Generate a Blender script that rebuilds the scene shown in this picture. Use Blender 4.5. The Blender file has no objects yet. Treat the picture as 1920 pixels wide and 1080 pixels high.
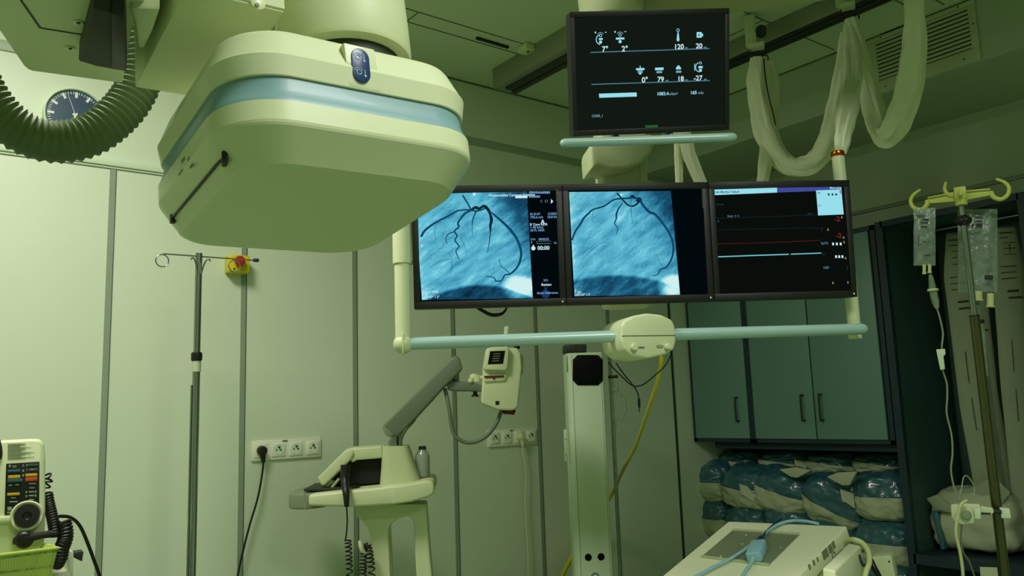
import bpy, bmesh, math, random
from mathutils import Vector, Matrix, noise
V = Vector
rnd = random.Random(7)
S = bpy.context.scene
COL = S.collection
# ---------------------------------------------------------------- camera model (fitted to the room)
F, YAW, PITCH, ROLL, CH = 1534.0, -.65286, .14576, -.03424, 1.5
_f = V((-math.sin(YAW)*math.cos(PITCH), math.cos(YAW)*math.cos(PITCH), math.sin(PITCH)))
_r = V((math.cos(YAW), math.sin(YAW), 0)); _u = _r.cross(_f)
CR = _r*math.cos(ROLL)+_u*math.sin(ROLL); CU = -_r*math.sin(ROLL)+_u*math.cos(ROLL); CF = _f
EYE = V((0, 0, CH))
def ray(px, py): return CR*((px-960)/F) - CU*((py-540)/F) + CF
def at(px, py, X=None, Y=None, Z=None, D=None, P=None):
    """the point of the room seen at a pixel, on a wall plane / floor-parallel plane / at a distance"""
    d = ray(px, py)
    if D is not None: t = D
    elif X is not None: t = X/d.x
    elif Y is not None: t = Y/d.y
    elif Z is not None: t = (Z-CH)/d.z
    else:
        p, n = P; t = (p-EYE).dot(n)/d.dot(n)
    return EYE+d*t
def rot3(yaw, tilt=0, roll=0):
    return Matrix.Rotation(yaw, 3, 'Z') @ Matrix.Rotation(tilt, 3, 'X') @ Matrix.Rotation(roll, 3, 'Y')
class Fr:
    """a local frame: x right, y away, z up"""
    def __init__(s, o, yaw=0, tilt=0, roll=0):
        s.o = V(o); s.R = rot3(yaw, tilt, roll)
        s.x, s.y, s.z = s.R.col[0].copy(), s.R.col[1].copy(), s.R.col[2].copy()
    def p(s, x, y=0, z=0): return s.o+s.x*x+s.y*y+s.z*z
    def px(s, a, b, off=0): return at(a, b, P=(s.o+s.y*off, s.y))
    def loc(s, w): d = V(w)-s.o; return V((d.dot(s.x), d.dot(s.y), d.dot(s.z)))
def facing(px, py, D, yaw=None, dy=0):
    q = at(px, py, D=D); d = ray(px, py)
    return Fr(q, (math.atan2(-d.x, d.y) if yaw is None else yaw)+dy)
# ---------------------------------------------------------------- materials
def lin(c):
    c = c/255; return c/12.92 if c <= .04045 else ((c+.055)/1.055)**2.4
def L3(c): return (lin(c[0]), lin(c[1]), lin(c[2]), 1)
MATS = {}
def mat(name, rgb, rough=.5, metal=0, spec=.5, var=.05, scale=14, bump=0, bscale=200, trans=0, alpha=1, emit=None, coat=0):
    m = bpy.data.materials.new(name); m.use_nodes = True; nt = m.node_tree; b = nt.nodes['Principled BSDF']
    N, Lk = nt.nodes.new, nt.links.new
    tc = N('ShaderNodeTexCoord'); no = N('ShaderNodeTexNoise'); no.inputs['Scale'].default_value = scale; no.inputs['Detail'].default_value = 4
    Lk(tc.outputs['Object'], no.inputs['Vector'])
    mr = N('ShaderNodeMapRange'); mr.inputs[3].default_value = 1-var; mr.inputs[4].default_value = 1+var
    Lk(no.outputs['Fac'], mr.inputs[0])
    mx = N('ShaderNodeMix'); mx.data_type = 'RGBA'; mx.blend_type = 'MULTIPLY'; mx.inputs[0].default_value = 1
    mx.inputs[6].default_value = L3(rgb); Lk(mr.outputs[0], mx.inputs[7]); Lk(mx.outputs[2], b.inputs['Base Color'])
    b.inputs['Roughness'].default_value = rough; b.inputs['Metallic'].default_value = metal
    b.inputs['Specular IOR Level'].default_value = spec; b.inputs['Transmission Weight'].default_value = trans
    b.inputs['Alpha'].default_value = alpha; b.inputs['Coat Weight'].default_value = coat
    if bump:
        n2 = N('ShaderNodeTexNoise'); n2.inputs['Scale'].default_value = bscale; n2.inputs['Detail'].default_value = 5
        Lk(tc.outputs['Object'], n2.inputs['Vector']); bp = N('ShaderNodeBump'); bp.inputs['Strength'].default_value = bump; bp.inputs['Distance'].default_value = .01
        Lk(n2.outputs['Fac'], bp.inputs['Height']); Lk(bp.outputs['Normal'], b.inputs['Normal'])
    if emit: b.inputs['Emission Color'].default_value = L3(emit); b.inputs['Emission Strength'].default_value = 1
    MATS[name] = m; return m
def glow(name, rgb, k=1.0):
    m = bpy.data.materials.new(name); m.use_nodes = True; nt = m.node_tree; nt.nodes.clear()
    e = nt.nodes.new('ShaderNodeEmission'); e.inputs[0].default_value = L3(rgb); e.inputs[1].default_value = k
    o = nt.nodes.new('ShaderNodeOutputMaterial'); nt.links.new(e.outputs[0], o.inputs[0]); MATS[name] = m; return m
def film(name, rgb, amount, rough=.12):
    """clear plastic film: mostly see-through, a little tinted and glossy"""
    m = bpy.data.materials.new(name); m.use_nodes = True; nt = m.node_tree; nt.nodes.clear(); N, Lk = nt.nodes.new, nt.links.new
    t = N('ShaderNodeBsdfTransparent'); t.inputs[0].default_value = (.93, .96, .93, 1)
    b = N('ShaderNodeBsdfPrincipled'); b.inputs['Base Color'].default_value = L3(rgb); b.inputs['Roughness'].default_value = rough
    no = N('ShaderNodeTexNoise'); no.inputs['Scale'].default_value = 38; no.inputs['Detail'].default_value = 3
    bp = N('ShaderNodeBump'); bp.inputs['Strength'].default_value = .5; bp.inputs['Distance'].default_value = .01
    tc = N('ShaderNodeTexCoord'); Lk(tc.outputs['Object'], no.inputs['Vector']); Lk(no.outputs['Fac'], bp.inputs['Height']); Lk(bp.outputs['Normal'], b.inputs['Normal'])
    mr = N('ShaderNodeMapRange'); mr.inputs[1].default_value = .35; mr.inputs[2].default_value = .7
    mr.inputs[3].default_value = amount*.7; mr.inputs[4].default_value = min(1, amount*1.4); Lk(no.outputs['Fac'], mr.inputs[0])
    x = N('ShaderNodeMixShader'); Lk(mr.outputs[0], x.inputs[0]); Lk(t.outputs[0], x.inputs[1]); Lk(b.outputs[0], x.inputs[2])
    o = N('ShaderNodeOutputMaterial'); Lk(x.outputs[0], o.inputs[0]); MATS[name] = m; return m
# ---------------------------------------------------------------- mesh builder
def spline(pts, k=8):
    pts = [V(p) for p in pts]; n = len(pts)
    if n < 3: return pts
    out = []
    for i in range(n-1):
        p0, p1, p2, p3 = pts[max(i-1, 0)], pts[i], pts[i+1], pts[min(i+2, n-1)]
        for j in range(k):
            t = j/k; out.append(.5*((2*p1)+(p2-p0)*t+(2*p0-5*p1+4*p2-p3)*t*t+(3*p1-p0-3*p2+p3)*t**3))
    out.append(pts[-1]); return out
def lerp_list(a, n):
    if not isinstance(a, (list, tuple)): return [a]*n
    o = []
    for i in range(n):
        t = i/(n-1)*(len(a)-1); j = min(int(t), len(a)-2); o.append(a[j]+(a[j+1]-a[j])*(t-j))
    return o
class MB:
    def __init__(s): s.bm = bmesh.new(); s.mi = 0; s.uv = s.bm.loops.layers.uv.new('UVMap')
    def add(s, vs, fs):
        bv = [s.bm.verts.new(v) for v in vs]; out = []
        for f in fs:
            try: q = s.bm.faces.new([bv[i] for i in f]); q.material_index = s.mi; out.append(q)
            except ValueError: pass
        return out
    def merge(s, tb):
        for f in tb.faces: f.material_index = s.mi
        me = bpy.data.meshes.new('t'); tb.to_mesh(me); tb.free(); s.bm.from_mesh(me); bpy.data.meshes.remove(me); return s
    def box(s, c, d, R=None, bev=0, seg=2):
        t = bmesh.new(); bmesh.ops.create_cube(t, size=1)
        R = R or Matrix.Identity(3)
        for v in t.verts: v.co = V((v.co.x*d[0], v.co.y*d[1], v.co.z*d[2]))
        if bev: bmesh.ops.bevel(t, geom=list(t.edges), offset=bev, segments=seg, profile=.5, affect='EDGES', clamp_overlap=True)
        for v in t.verts: v.co = R @ v.co + V(c)
        return s.merge(t)
    def fbox(s, fr, a, b, bev=0, seg=2):
        """box between two local corners of a frame"""
        c = [(a[i]+b[i])/2 for i in range(3)]; return s.box(fr.p(*c), [abs(a[i]-b[i]) for i in range(3)], fr.R, bev, seg)
    def prism(s, pts, dv, bev=0, seg=2):
        pts = [V(p) for p in pts]; dv = V(dv); t = bmesh.new()
        a = [t.verts.new(p) for p in pts]; b = [t.verts.new(p+dv) for p in pts]; n = len(a)
        t.faces.new(a); t.faces.new(b[::-1])
        for i in range(n): t.faces.new((a[i], b[i], b[(i+1) % n], a[(i+1) % n]))
        bmesh.ops.recalc_face_normals(t, faces=list(t.faces))
        if bev: bmesh.ops.bevel(t, geom=list(t.edges), offset=bev, segments=seg, profile=.5, affect='EDGES', clamp_overlap=True)
        return s.merge(t)
    def ppx(s, fr, pp, depth, off=0, bev=0, seg=2): return s.prism([fr.px(a, b, off) for a, b in pp], fr.y*depth, bev, seg)
    def loft(s, rings, c0=True, c1=True, closed=True):
        n = len(rings[0]); vs = [p for r in rings for p in r]; fs = []
        for i in range(len(rings)-1):
            for j in range(n if closed else n-1):
                k = (j+1) % n; fs.append((i*n+j, i*n+k, (i+1)*n+k, (i+1)*n+j))
        if c0: fs.append(tuple(range(n))[::-1])
        if c1: fs.append(tuple((len(rings)-1)*n+j for j in range(n)))
        return s.add(vs, fs)
    def cyl(s, p0, p1, r0, r1=None, n=20, caps=True):
        p0, p1 = V(p0), V(p1); r1 = r0 if r1 is None else r1; q = (p1-p0).to_track_quat('Z', 'Y').to_matrix()
        rg = [[p+q @ V((math.cos(2*math.pi*i/n)*r, math.sin(2*math.pi*i/n)*r, 0)) for i in range(n)] for p, r in ((p0, r0), (p1, r1))]
        s.loft(rg, caps, caps); return s
    def lathe(s, o, axis, prof, n=28):
        """prof = (radius, height along axis)"""
        o = V(o); q = V(axis).to_track_quat('Z', 'Y').to_matrix()
        s.loft([[o+q @ V((math.cos(2*math.pi*i/n)*r, math.sin(2*math.pi*i/n)*r, h)) for i in range(n)] for r, h in prof]); return s
    def tube(s, pts, r, n=10, k=8, caps=True, flat=None, up=None):
        P = spline(pts, k) if k > 1 else [V(p) for p in pts]; R = lerp_list(r, len(P)); FL = lerp_list(flat if flat is not None else 1.0, len(P))
        T = [(P[min(i+1, len(P)-1)]-P[max(i-1, 0)]).normalized() for i in range(len(P))]
        a = V(up) if up is not None else (V((0, 0, 1)) if abs(T[0].z) < .9 else V((1, 0, 0)))
        x = (a-T[0]*a.dot(T[0])).normalized(); rings = []
        for i, p in enumerate(P):
            x = (x-T[i]*x.dot(T[i])).normalized(); y = T[i].cross(x)
            rings.append([p+x*math.cos(2*math.pi*j/n)*R[i]*FL[i]+y*math.sin(2*math.pi*j/n)*R[i] for j in range(n)])
        s.loft(rings, caps, caps); return s
    def sphere(s, c, r, sc=(1, 1, 1), R=None, n=20):
        t = bmesh.new(); bmesh.ops.create_uvsphere(t, u_segments=n, v_segments=n//2, radius=r); R = R or Matrix.Identity(3)
        for v in t.verts: v.co = R @ V((v.co.x*sc[0], v.co.y*sc[1], v.co.z*sc[2]))+V(c)
        return s.merge(t)
    def torus(s, c, axis, R_, r, n=28, m=8, a0=0, a1=2*math.pi):
        q = V(axis).to_track_quat('Z', 'Y').to_matrix(); full = abs(a1-a0-2*math.pi) < 1e-6
        k = n if full else n+1; rings = []
        for i in range(k):
            t = a0+(a1-a0)*i/n; d = V((math.cos(t), math.sin(t), 0))
            rings.append([V(c)+q @ (d*(R_+r*math.cos(2*math.pi*j/m))+V((0, 0, r*math.sin(2*math.pi*j/m)))) for j in range(m)])
        if full: rings.append(rings[0]); s.loft(rings, False, False)
        else: s.loft(rings)
        return s
    def quad(s, a, b, c, d):
        fs = s.add([a, b, c, d], [(0, 1, 2, 3)])
        for f in fs:
            for l, u in zip(f.loops, ((0, 0), (1, 0), (1, 1), (0, 1))): l[s.uv].uv = u
        return s
    def ribbon(s, pts, w, nrm, k=8):
        P = spline(pts, k) if k > 1 else [V(p) for p in pts]; W = lerp_list(w, len(P)); n = V(nrm); rows = []
        for i, p in enumerate(P):
            t = (P[min(i+1, len(P)-1)]-P[max(i-1, 0)]).normalized(); x = t.cross(n).normalized()*W[i]/2; rows.append([p-x, p+x])
        s.loft(rows, False, False, closed=False); return s
    def text(s, body, o, x, z, size, align='LEFT', bold=True):
        cu = bpy.data.curves.new('t', 'FONT'); cu.body = body; cu.size = size; cu.align_x = align; cu.offset = size*.022 if bold else 0
        ob = bpy.data.objects.new('t', cu); me = ob.to_mesh(); o, x, z = V(o), V(x).normalized(), V(z).normalized()
        vs = [o+x*v.co.x+z*v.co.y for v in me.vertices]; fs = [tuple(p.vertices) for p in me.polygons]
        ob.to_mesh_clear(); s.add(vs, fs); bpy.data.objects.remove(ob); bpy.data.curves.remove(cu); return s
def helix(pts, R_, turns, r_steps=14, k=10):
    P = spline(pts, k); n = turns*r_steps; out = []; L = len(P)-1; x = None
    for i in range(n+1):
        t = i/n*L; j = min(int(t), L-1); p = P[j].lerp(P[j+1], t-j); d = (P[j+1]-P[j]).normalized()
        if x is None: x = d.orthogonal().normalized()
        x = (x-d*x.dot(d)).normalized(); y = d.cross(x); a = 2*math.pi*i/r_steps
        out.append(p+x*math.cos(a)*R_+y*math.sin(a)*R_)
    return out
# ---------------------------------------------------------------- objects
INV = {}
def finish(o, mb, mats, inv=None, smooth=True, ang=38, fixn=True):
    bm = mb.bm
    if fixn: bmesh.ops.recalc_face_normals(bm, faces=list(bm.faces))
    if inv is not None: bmesh.ops.transform(bm, matrix=inv, verts=list(bm.verts))
    if smooth:
        for f in bm.faces: f.smooth = True
        for e in bm.edges:
            if len(e.link_faces) == 2 and e.calc_face_angle(3.2) > math.radians(ang): e.smooth = False
    bm.to_mesh(o.data); bm.free()
    for m in (mats if isinstance(mats, (list, tuple)) else [mats]): o.data.materials.append(MATS[m] if isinstance(m, str) else m)
def thing(name, label, cat, loc, yaw=0, group=None):
    o = bpy.data.objects.new(name, None); COL.objects.link(o); o.empty_display_size = .05
    M = Matrix.Translation(V(loc)) @ Matrix.Rotation(yaw, 4, 'Z'); o.matrix_world = M; INV[o] = M.inverted()
    o['label'] = label; o['category'] = cat
    if group: o['group'] = group
    return o
def part(name, mb, mats, parent, label=None, **kw):
    o = bpy.data.objects.new(name, bpy.data.meshes.new(name)); COL.objects.link(o)
    finish(o, mb, mats, INV[parent], **kw); o.parent = parent; INV[o] = INV[parent]
    if label: o['label'] = label
    return o
def solo(name, mb, mats, label, cat, group=None, **kw):
    """a thing that is one mesh; its origin is put at the middle of its base"""
    bm = mb.bm; bm.verts.ensure_lookup_table(); cs = [v.co for v in bm.verts]
    c = V((sum(v.x for v in cs)/len(cs), sum(v.y for v in cs)/len(cs), min(v.z for v in cs)))
    o = bpy.data.objects.new(name, bpy.data.meshes.new(name)); COL.objects.link(o); o.location = c
    finish(o, mb, mats, Matrix.Translation(-c), **kw); o['label'] = label; o['category'] = cat
    if group: o['group'] = group
    return o
def struct(name, mb, mats, **kw):
    o = bpy.data.objects.new(name, bpy.data.meshes.new(name)); COL.objects.link(o); finish(o, mb, mats, **kw); o['kind'] = 'structure'; return o
# ---------------------------------------------------------------- materials of the room and its things
mat('wall_panel', (206, 221, 188), .45, var=.03, scale=3, bump=.03, bscale=60)
mat('wall_upper', (202, 221, 184), .55, var=.03, scale=3)
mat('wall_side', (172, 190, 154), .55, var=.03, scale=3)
mat('seam', (136, 152, 126), .5, var=.05)
mat('seam_dark', (46, 66, 52), .6)
mat('rail_wall', (158, 176, 142), .5)
mat('ceiling_paint', (206, 224, 182), .7, var=.04, scale=2)
mat('joint', (92, 108, 68), .8)
mat('floor_lino', (134, 160, 120), .35, var=.08, scale=6)
mat('cream', (210, 220, 172), .38, var=.03, scale=6)
mat('cream_soft', (202, 214, 164), .5, var=.04, scale=9, bump=.04, bscale=300)
mat('socket_white', (230, 236, 208), .4, var=.02)
mat('console_white', (234, 240, 200), .4, var=.03, scale=6)
mat('cream_gloss', (207, 217, 172), .55, var=.02, scale=6, coat=.2)
mat('white_plastic', (214, 232, 196), .6, var=.02)
mat('blue_band', (122, 160, 160), .42, var=.03, coat=.05)
mat('blue_bar', (158, 192, 180), .28, var=.03, coat=.2)
mat('pad_blue', (28, 58, 104), .3, var=.05)
mat('glyph', (140, 175, 185), .5)
mat('black', (12, 14, 11), .45, var=.1)
mat('black_soft', (17, 20, 15), .75, var=.15, scale=40)
mat('bezel', (12, 15, 9), .5, var=.08)
mat('bezel_dark', (9, 12, 9), .5, var=.08)
mat('bezel_text', (92, 96, 70), .6)
mat('dark_recess', (34, 44, 26), .6, var=.2)
mat('grey_metal', (126, 138, 118), .35, metal=.6, var=.05)
mat('rail_grey', (138, 152, 122), .45, metal=.2, var=.05)
mat('rail_dark', (40, 50, 40), .5, var=.1)
mat('steel', (150, 158, 148), .22, metal=.95, var=.05)
mat('tube_grey', (138, 156, 126), .4)
mat('brass_steel', (96, 98, 66), .25, metal=.9, var=.06)
mat('hose', (88, 110, 66), .6, var=.06, scale=30)
mat('clock_face', (26, 62, 84), .35, var=.03)
mat('mark', (214, 226, 205), .5)
mat('yellow', (212, 196, 16), .4, var=.04)
mat('red', (176, 28, 18), .35, var=.06)
mat('maroon', (96, 22, 20), .4, var=.06)
mat('arm_grey', (104, 116, 92), .45, var=.05)
mat('tray_grey', (128, 142, 110), .5, var=.05)
mat('cable_grey', (104, 118, 92), .5)
mat('cable_yellow', (198, 190, 14), .45, var=.06)
mat('cable_white', (205, 212, 150), .45)
mat('cable_blue', (146, 192, 204), .4)
mat('navy', (30, 50, 88), .4)
mat('door_teal', (104, 142, 126), .42, var=.03, scale=5)
mat('frame_navy', (22, 46, 54), .5, var=.08)
mat('niche_panel', (58, 90, 82), .5, var=.06, scale=4)
mat('niche_back', (76, 108, 94), .55, var=.06, scale=4)
mat('handle_dark', (30, 46, 44), .35, metal=.3)
mat('fabric', (226, 234, 194), .85, var=.04, scale=24, bump=.12, bscale=60)
mat('paper', (178, 188, 150), .7, var=.08, scale=12, bump=.3, bscale=22)
mat('pouch_paper', (146, 160, 124), .6, var=.08, scale=16, bump=.25, bscale=18)
mat('blue_wrap', (52, 98, 104), .25, var=.25, scale=16, bump=.7, bscale=16, coat=.5)
mat('print_grey', (120, 134, 100), .7)
mat('print_dark', (34, 46, 32), .7)
mat('copper', (176, 84, 20), .2, metal=.9, var=.25, scale=60)
mat('hook_yellow', (196, 206, 96), .4, var=.04)
mat('lime', (194, 216, 104), .4, var=.05)
mat('orange', (204, 84, 34), .5)
mat('amber', (206, 170, 30), .5)
mat('key_blue', (52, 92, 108), .5)
mat('key_green', (34, 92, 50), .5)
mat('key_grey', (150, 160, 136), .5)
mat('plate_grey', (136, 148, 116), .4, metal=.3, var=.06)
mat('sensor_black', (2, 2, 2), .6, spec=.15)
mat('bottle', (178, 192, 172), .14, var=.05, trans=.35)
mat('teal_liquid', (44, 96, 96), .3)
mat('grille', (182, 196, 150), .5)
mat('beam_cream', (190, 202, 142), .5)
film('clear_film', (160, 182, 160), .42)
film('clear_tube', (160, 178, 150), .55)
film('wrap_film', (166, 182, 150), .6, .25)
# screens give off their own light
glow('screen_off', (9, 14, 11)); glow('screen_black', (2, 9, 13)); glow('screen_top', (18, 25, 18))
glow('s_white', (196, 232, 236)); glow('s_soft', (120, 160, 176)); glow('s_blue', (112, 158, 200)); glow('s_pad', (26, 54, 96)); glow('s_dim', (40, 62, 66))
glow('s_line', (74, 118, 140)); glow('s_window', (150, 222, 234)); glow('s_title', (62, 74, 152)); glow('s_red', (126, 32, 22)); glow('s_redline', (92, 26, 24))
glow('s_cyan', (116, 196, 204)); glow('s_yellow', (146, 150, 96)); glow('s_vein', (16, 66, 96)); glow('s_vein_dark', (8, 34, 54)); glow('s_vein_soft', (52, 122, 152)); glow('s_led', (196, 214, 150)); glow('s_badge', (38, 88, 46))
def angio(name, hill, seed, spot, dark_x):
    """the X-ray picture: cloudy blue, darker to the upper right, a dark dome at the foot, a bright corner"""
    m = bpy.data.materials.new(name); m.use_nodes = True; nt = m.node_tree; nt.nodes.clear(); N, Lk = nt.nodes.new, nt.links.new
    def mth(op, a, b=None, c=None, clamp=False):
        n = N('ShaderNodeMath'); n.operation = op; n.use_clamp = clamp
        for i, q in enumerate((a, b, c)):
            if q is None: continue
            if isinstance(q, (int, float)): n.inputs[i].default_value = q
            else: Lk(q, n.inputs[i])
        return n.outputs[0]
    def ss(x, a, b):
        n = N('ShaderNodeMapRange'); n.interpolation_type = 'SMOOTHSTEP'; Lk(x, n.inputs[0]); n.inputs[1].default_value = a; n.inputs[2].default_value = b; return n.outputs[0]
    uv = N('ShaderNodeUVMap'); sp = N('ShaderNodeSeparateXYZ'); Lk(uv.outputs[0], sp.inputs[0]); u, v = sp.outputs[0], sp.outputs[1]
    mp = N('ShaderNodeMapping'); Lk(uv.outputs[0], mp.inputs[0]); mp.inputs['Rotation'].default_value = (0, 0, -.62); mp.inputs['Location'].default_value = (seed, seed*.7, 0); m2 = N('ShaderNodeMapping'); m2.inputs['Scale'].default_value = (2.6, 7.5, 1); Lk(mp.outputs[0], m2.inputs[0])
    n1 = N('ShaderNodeTexNoise'); n1.inputs['Scale'].default_value = 1.6; n1.inputs['Detail'].default_value = 6; n1.inputs['Roughness'].default_value = .6; Lk(m2.outputs[0], n1.inputs[0])
    n2 = N('ShaderNodeTexNoise'); n2.inputs['Scale'].default_value = 46; n2.inputs['Detail'].default_value = 3; Lk(uv.outputs[0], n2.inputs[0])
    x = mth('ADD', mth('MULTIPLY', mth('SUBTRACT', n1.outputs[0], .5), .85), .62)
    x = mth('ADD', x, mth('MULTIPLY', mth('SUBTRACT', n2.outputs[0], .5), .16))
    d = mth('MULTIPLY', ss(mth('ADD', u, mth('MULTIPLY', v, .45)), dark_x, dark_x+.5), .48); x = mth('SUBTRACT', x, d)
    b = mth('MULTIPLY', ss(mth('ADD', mth('POWER', mth('SUBTRACT', u, spot[0]), 2), mth('MULTIPLY', mth('POWER', mth('SUBTRACT', v, spot[1]), 2), 1.6)), .034, 0), spot[2]); x = mth('ADD', x, b)
    le = mth('MULTIPLY', ss(u, .1, .0), .12); x = mth('ADD', x, le)
    hv = mth('SUBTRACT', hill[0], mth('MULTIPLY', mth('POWER', mth('SUBTRACT', u, hill[1]), 2), hill[2])); dom = mth('MULTIPLY', ss(mth('SUBTRACT', hv, v), -.012, .03), hill[3]); x = mth('SUBTRACT', x, dom)
    rp = N('ShaderNodeValToRGB'); Lk(x, rp.inputs[0]); e = rp.color_ramp.elements
    for i, (p, c) in enumerate(((0, (8, 34, 56)), (.25, (24, 84, 116)), (.5, (62, 148, 180)), (.72, (104, 196, 218)), (.95, (206, 240, 238)))):
        q = e[i] if i < 2 else e.new(p); q.position = p; q.color = L3(c)
    em = N('ShaderNodeEmission'); Lk(rp.outputs[0], em.inputs[0]); o = N('ShaderNodeOutputMaterial'); Lk(em.outputs[0], o.inputs[0]); MATS[name] = m
angio('angio_live', (.135, .52, .55, .5), 1.3, (.88, .1, .6), .95)
angio('angio_still', (.20, .38, .32, .38), 4.1, (.95, .07, .7), .95)
# ---------------------------------------------------------------- camera and render settings
cd = bpy.data.cameras.new('camera'); cam = bpy.data.objects.new('camera', cd); COL.objects.link(cam); S.camera = cam
cd.sensor_width = 36; cd.lens = F*36/1920; cd.clip_start = .05
cam.matrix_world = Matrix(((CR.x, CU.x, -CF.x, 0), (CR.y, CU.y, -CF.y, 0), (CR.z, CU.z, -CF.z, CH), (0, 0, 0, 1)))
S.view_settings.view_transform = 'Standard'; S.view_settings.look = 'None'; S.view_settings.gamma = 1; S.view_settings.exposure = 0; S.view_settings.use_curve_mapping = False
w = bpy.data.worlds.new('world'); S.world = w; w.use_nodes = True; w.node_tree.nodes['Background'].inputs[0].default_value = (.01, .012, .008, 1)
# ---------------------------------------------------------------- the room
YB, ZC, XB, XR = 3.3, 3.167, 3.596, 4.42
X0, Y0 = -2.2, -2.4
m = MB(); m.box(((X0+XR)/2, (Y0+YB)/2, -.05), (XR-X0+.4, YB-Y0+.4, .1)); struct('floor', m, 'floor_lino')
m = MB(); m.box(((X0+XR)/2, (Y0+YB)/2, ZC+.05), (XR-X0+.4, YB-Y0+.4, .1)); struct('ceiling', m, 'ceiling_paint')
m = MB(); m.box(((X0+XR)/2, YB+.05, ZC/2), (XR-X0+.4, .1, ZC)); struct('wall_back', m, 'wall_panel')
m = MB(); m.box((X0-.05, (Y0+YB)/2, ZC/2), (.1, YB-Y0, ZC)); struct('wall_left', m, 'wall_panel')
m = MB(); m.box(((X0+XR)/2, Y0-.05, ZC/2), (XR-X0+.4, .1, ZC)); struct('wall_front', m, 'wall_upper')
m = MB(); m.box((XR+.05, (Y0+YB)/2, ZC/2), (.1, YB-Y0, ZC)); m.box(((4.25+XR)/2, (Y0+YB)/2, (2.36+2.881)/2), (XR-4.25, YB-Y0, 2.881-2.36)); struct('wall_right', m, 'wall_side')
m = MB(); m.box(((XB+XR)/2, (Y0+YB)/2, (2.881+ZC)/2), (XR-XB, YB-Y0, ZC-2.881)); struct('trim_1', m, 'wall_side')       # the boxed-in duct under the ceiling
k = 2
m = MB(); m.box((.9, YB-.006, 2.478), (6.2, .012, .036), bev=.004); m.box((.9, YB-.002, 2.456), (6.2, .004, .006)); m.mi = 1; m.box((.9, YB-.0025, 2.452), (6.2, .005, .003)); struct('trim_2', m, ['wall_upper', 'seam']); k = 3
m = MB(); m.box((.9, YB-.003, 2.853), (6.2, .006, .04), bev=.002); struct('trim_3', m, 'rail_wall'); k = 4
for x, mt, w_ in ((.132, 'seam', .022), (.634, 'seam', .022), (1.139, 'seam', .021), (1.637, 'seam', .021), (2.153, 'seam', .021), (2.664, 'seam', .02), (3.183, 'seam', .022), (3.695, 'seam_dark', .016)):
    m = MB(); m.box((x, YB-.0015, 1.226), (w_, .003, 2.452)); m.mi = 1; m.box((x+w_/2, YB-.002, 1.226), (.0022, .004, 2.452)); struct('trim_%d' % k, m, [mt, 'seam_dark']); k += 1
m = MB(); m.box((4.244, .6, 2.51), (.012, 5.4, .02), bev=.003); struct('trim_%d' % k, m, 'rail_grey'); k += 1
m = MB()                                                                                        # the joints between ceiling panels
for a, b in (((-2.1, 2.80), (3.55, 2.79)), ((-2.1, 2.915), (3.55, 2.885)), ((1.2, 2.02), (3.56, 2.02)), ((-2.1, 1.6), (3.55, 1.59)), ((-2.1, 1.5), (3.55, 1.49)), ((1.69, 2.80), (1.69, 2.91)), ((.6, 1.6), (.6, 2.8)), ((3.0, 2.02), (3.0, 2.8))):
    d = (V((b[0], b[1], 0))-V((a[0], a[1], 0))); n = V((-d.y, d.x, 0)).normalized()*.0025
    m.prism([V((a[0], a[1], ZC-.002))-n, V((b[0], b[1], ZC-.002))-n, V((b[0], b[1], ZC-.002))+n, V((a[0], a[1], ZC-.002))+n], (0, 0, .003))
struct('trim_%d' % k, m, 'joint'); k += 1
m = MB(); m.box((2.118, 2.853, ZC-.004), (.18, .013, .012)); struct('trim_%d' % k, m, 'black'); k += 1
m = MB(); m.box((0, YB-.007, .05), (6.4, .014, .1), bev=.003); struct('baseboard_back', m, 'seam')
m = MB(); m.box((.7, YB-.002, ZC-.004), (5.8, .005, .008)); struct('trim_%d' % k, m, 'joint'); k += 1
m = MB(); m.box((XB-.002, 2.45, ZC-.003), (.006, 1.7, .006)); m.box((XB-.002, -.3, ZC-.003), (.006, 4.2, .006)); struct('trim_%d' % k, m, 'joint'); k += 1
# the lamps of the room: ceiling panels
def lamp(name, loc, sx, sy, pw, col, spread=math.pi):
    l = bpy.data.lights.new(name, 'AREA'); l.shape = 'RECTANGLE'; l.size = sx; l.size_y = sy; l.energy = pw; l.color = col
    o = bpy.data.objects.new(name, l); COL.objects.link(o); o.location = loc; l.spread = spread; return o
lamp('ceiling_lamp', (.1, 2.05, ZC-.02), .6, .6, 40.5, (1, .95, .91))
lamp('ceiling_lamp', (.85, -.35, ZC-.02), .6, 1.2, 44, (.99, 1, .96), 2.7)
# ================================================================ the C-arm with its detector
o = V((.4949, 1.1261, 1.7949)); DF = Fr(o, -.0191, -.1069, -.027)
DA, DB, DR = .19, .2053, .0852
def dring(ins, h, n=14, dy=0):
    a, b, r = DA-ins, DB-ins, DR-ins*.5; out = []
    for cx, cy, t0 in ((a-r, b-r, 0), (-(a-r), b-r, 90), (-(a-r), -(b-r), 180), (a-r, -(b-r), 270)):
        for i in range(n+1):
            t = math.radians(t0+90*i/n); out.append(DF.p(cx+r*math.cos(t), cy+r*math.sin(t)+dy, h))
    return out
G = thing('x_ray_c_arm', 'big cream X-ray detector with a pale blue band, hanging from an overhead arm', 'x-ray machine', (.3, 1.1, 0))
m = MB(); m.loft([dring(.038, -.001, dy=.007), dring(.030, .0002, dy=.007), dring(.0255, .0035, dy=.007), dring(.0238, .0065, dy=.0065), dring(.0022, .0415), dring(.0008, .0445), dring(0, .0480), dring(0, .0738)]); part('lower_housing', m, 'cream', G, ang=7)
m = MB(); m.loft([dring(.0005, .0738), dring(.0006, .0755), dring(.0035, .082), dring(.0062, .090), dring(.0076, .099), dring(.0078, .1094)], False, False); BAND = part('light_band', m, 'blue_band', G, 'glossy pale blue band')
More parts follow.
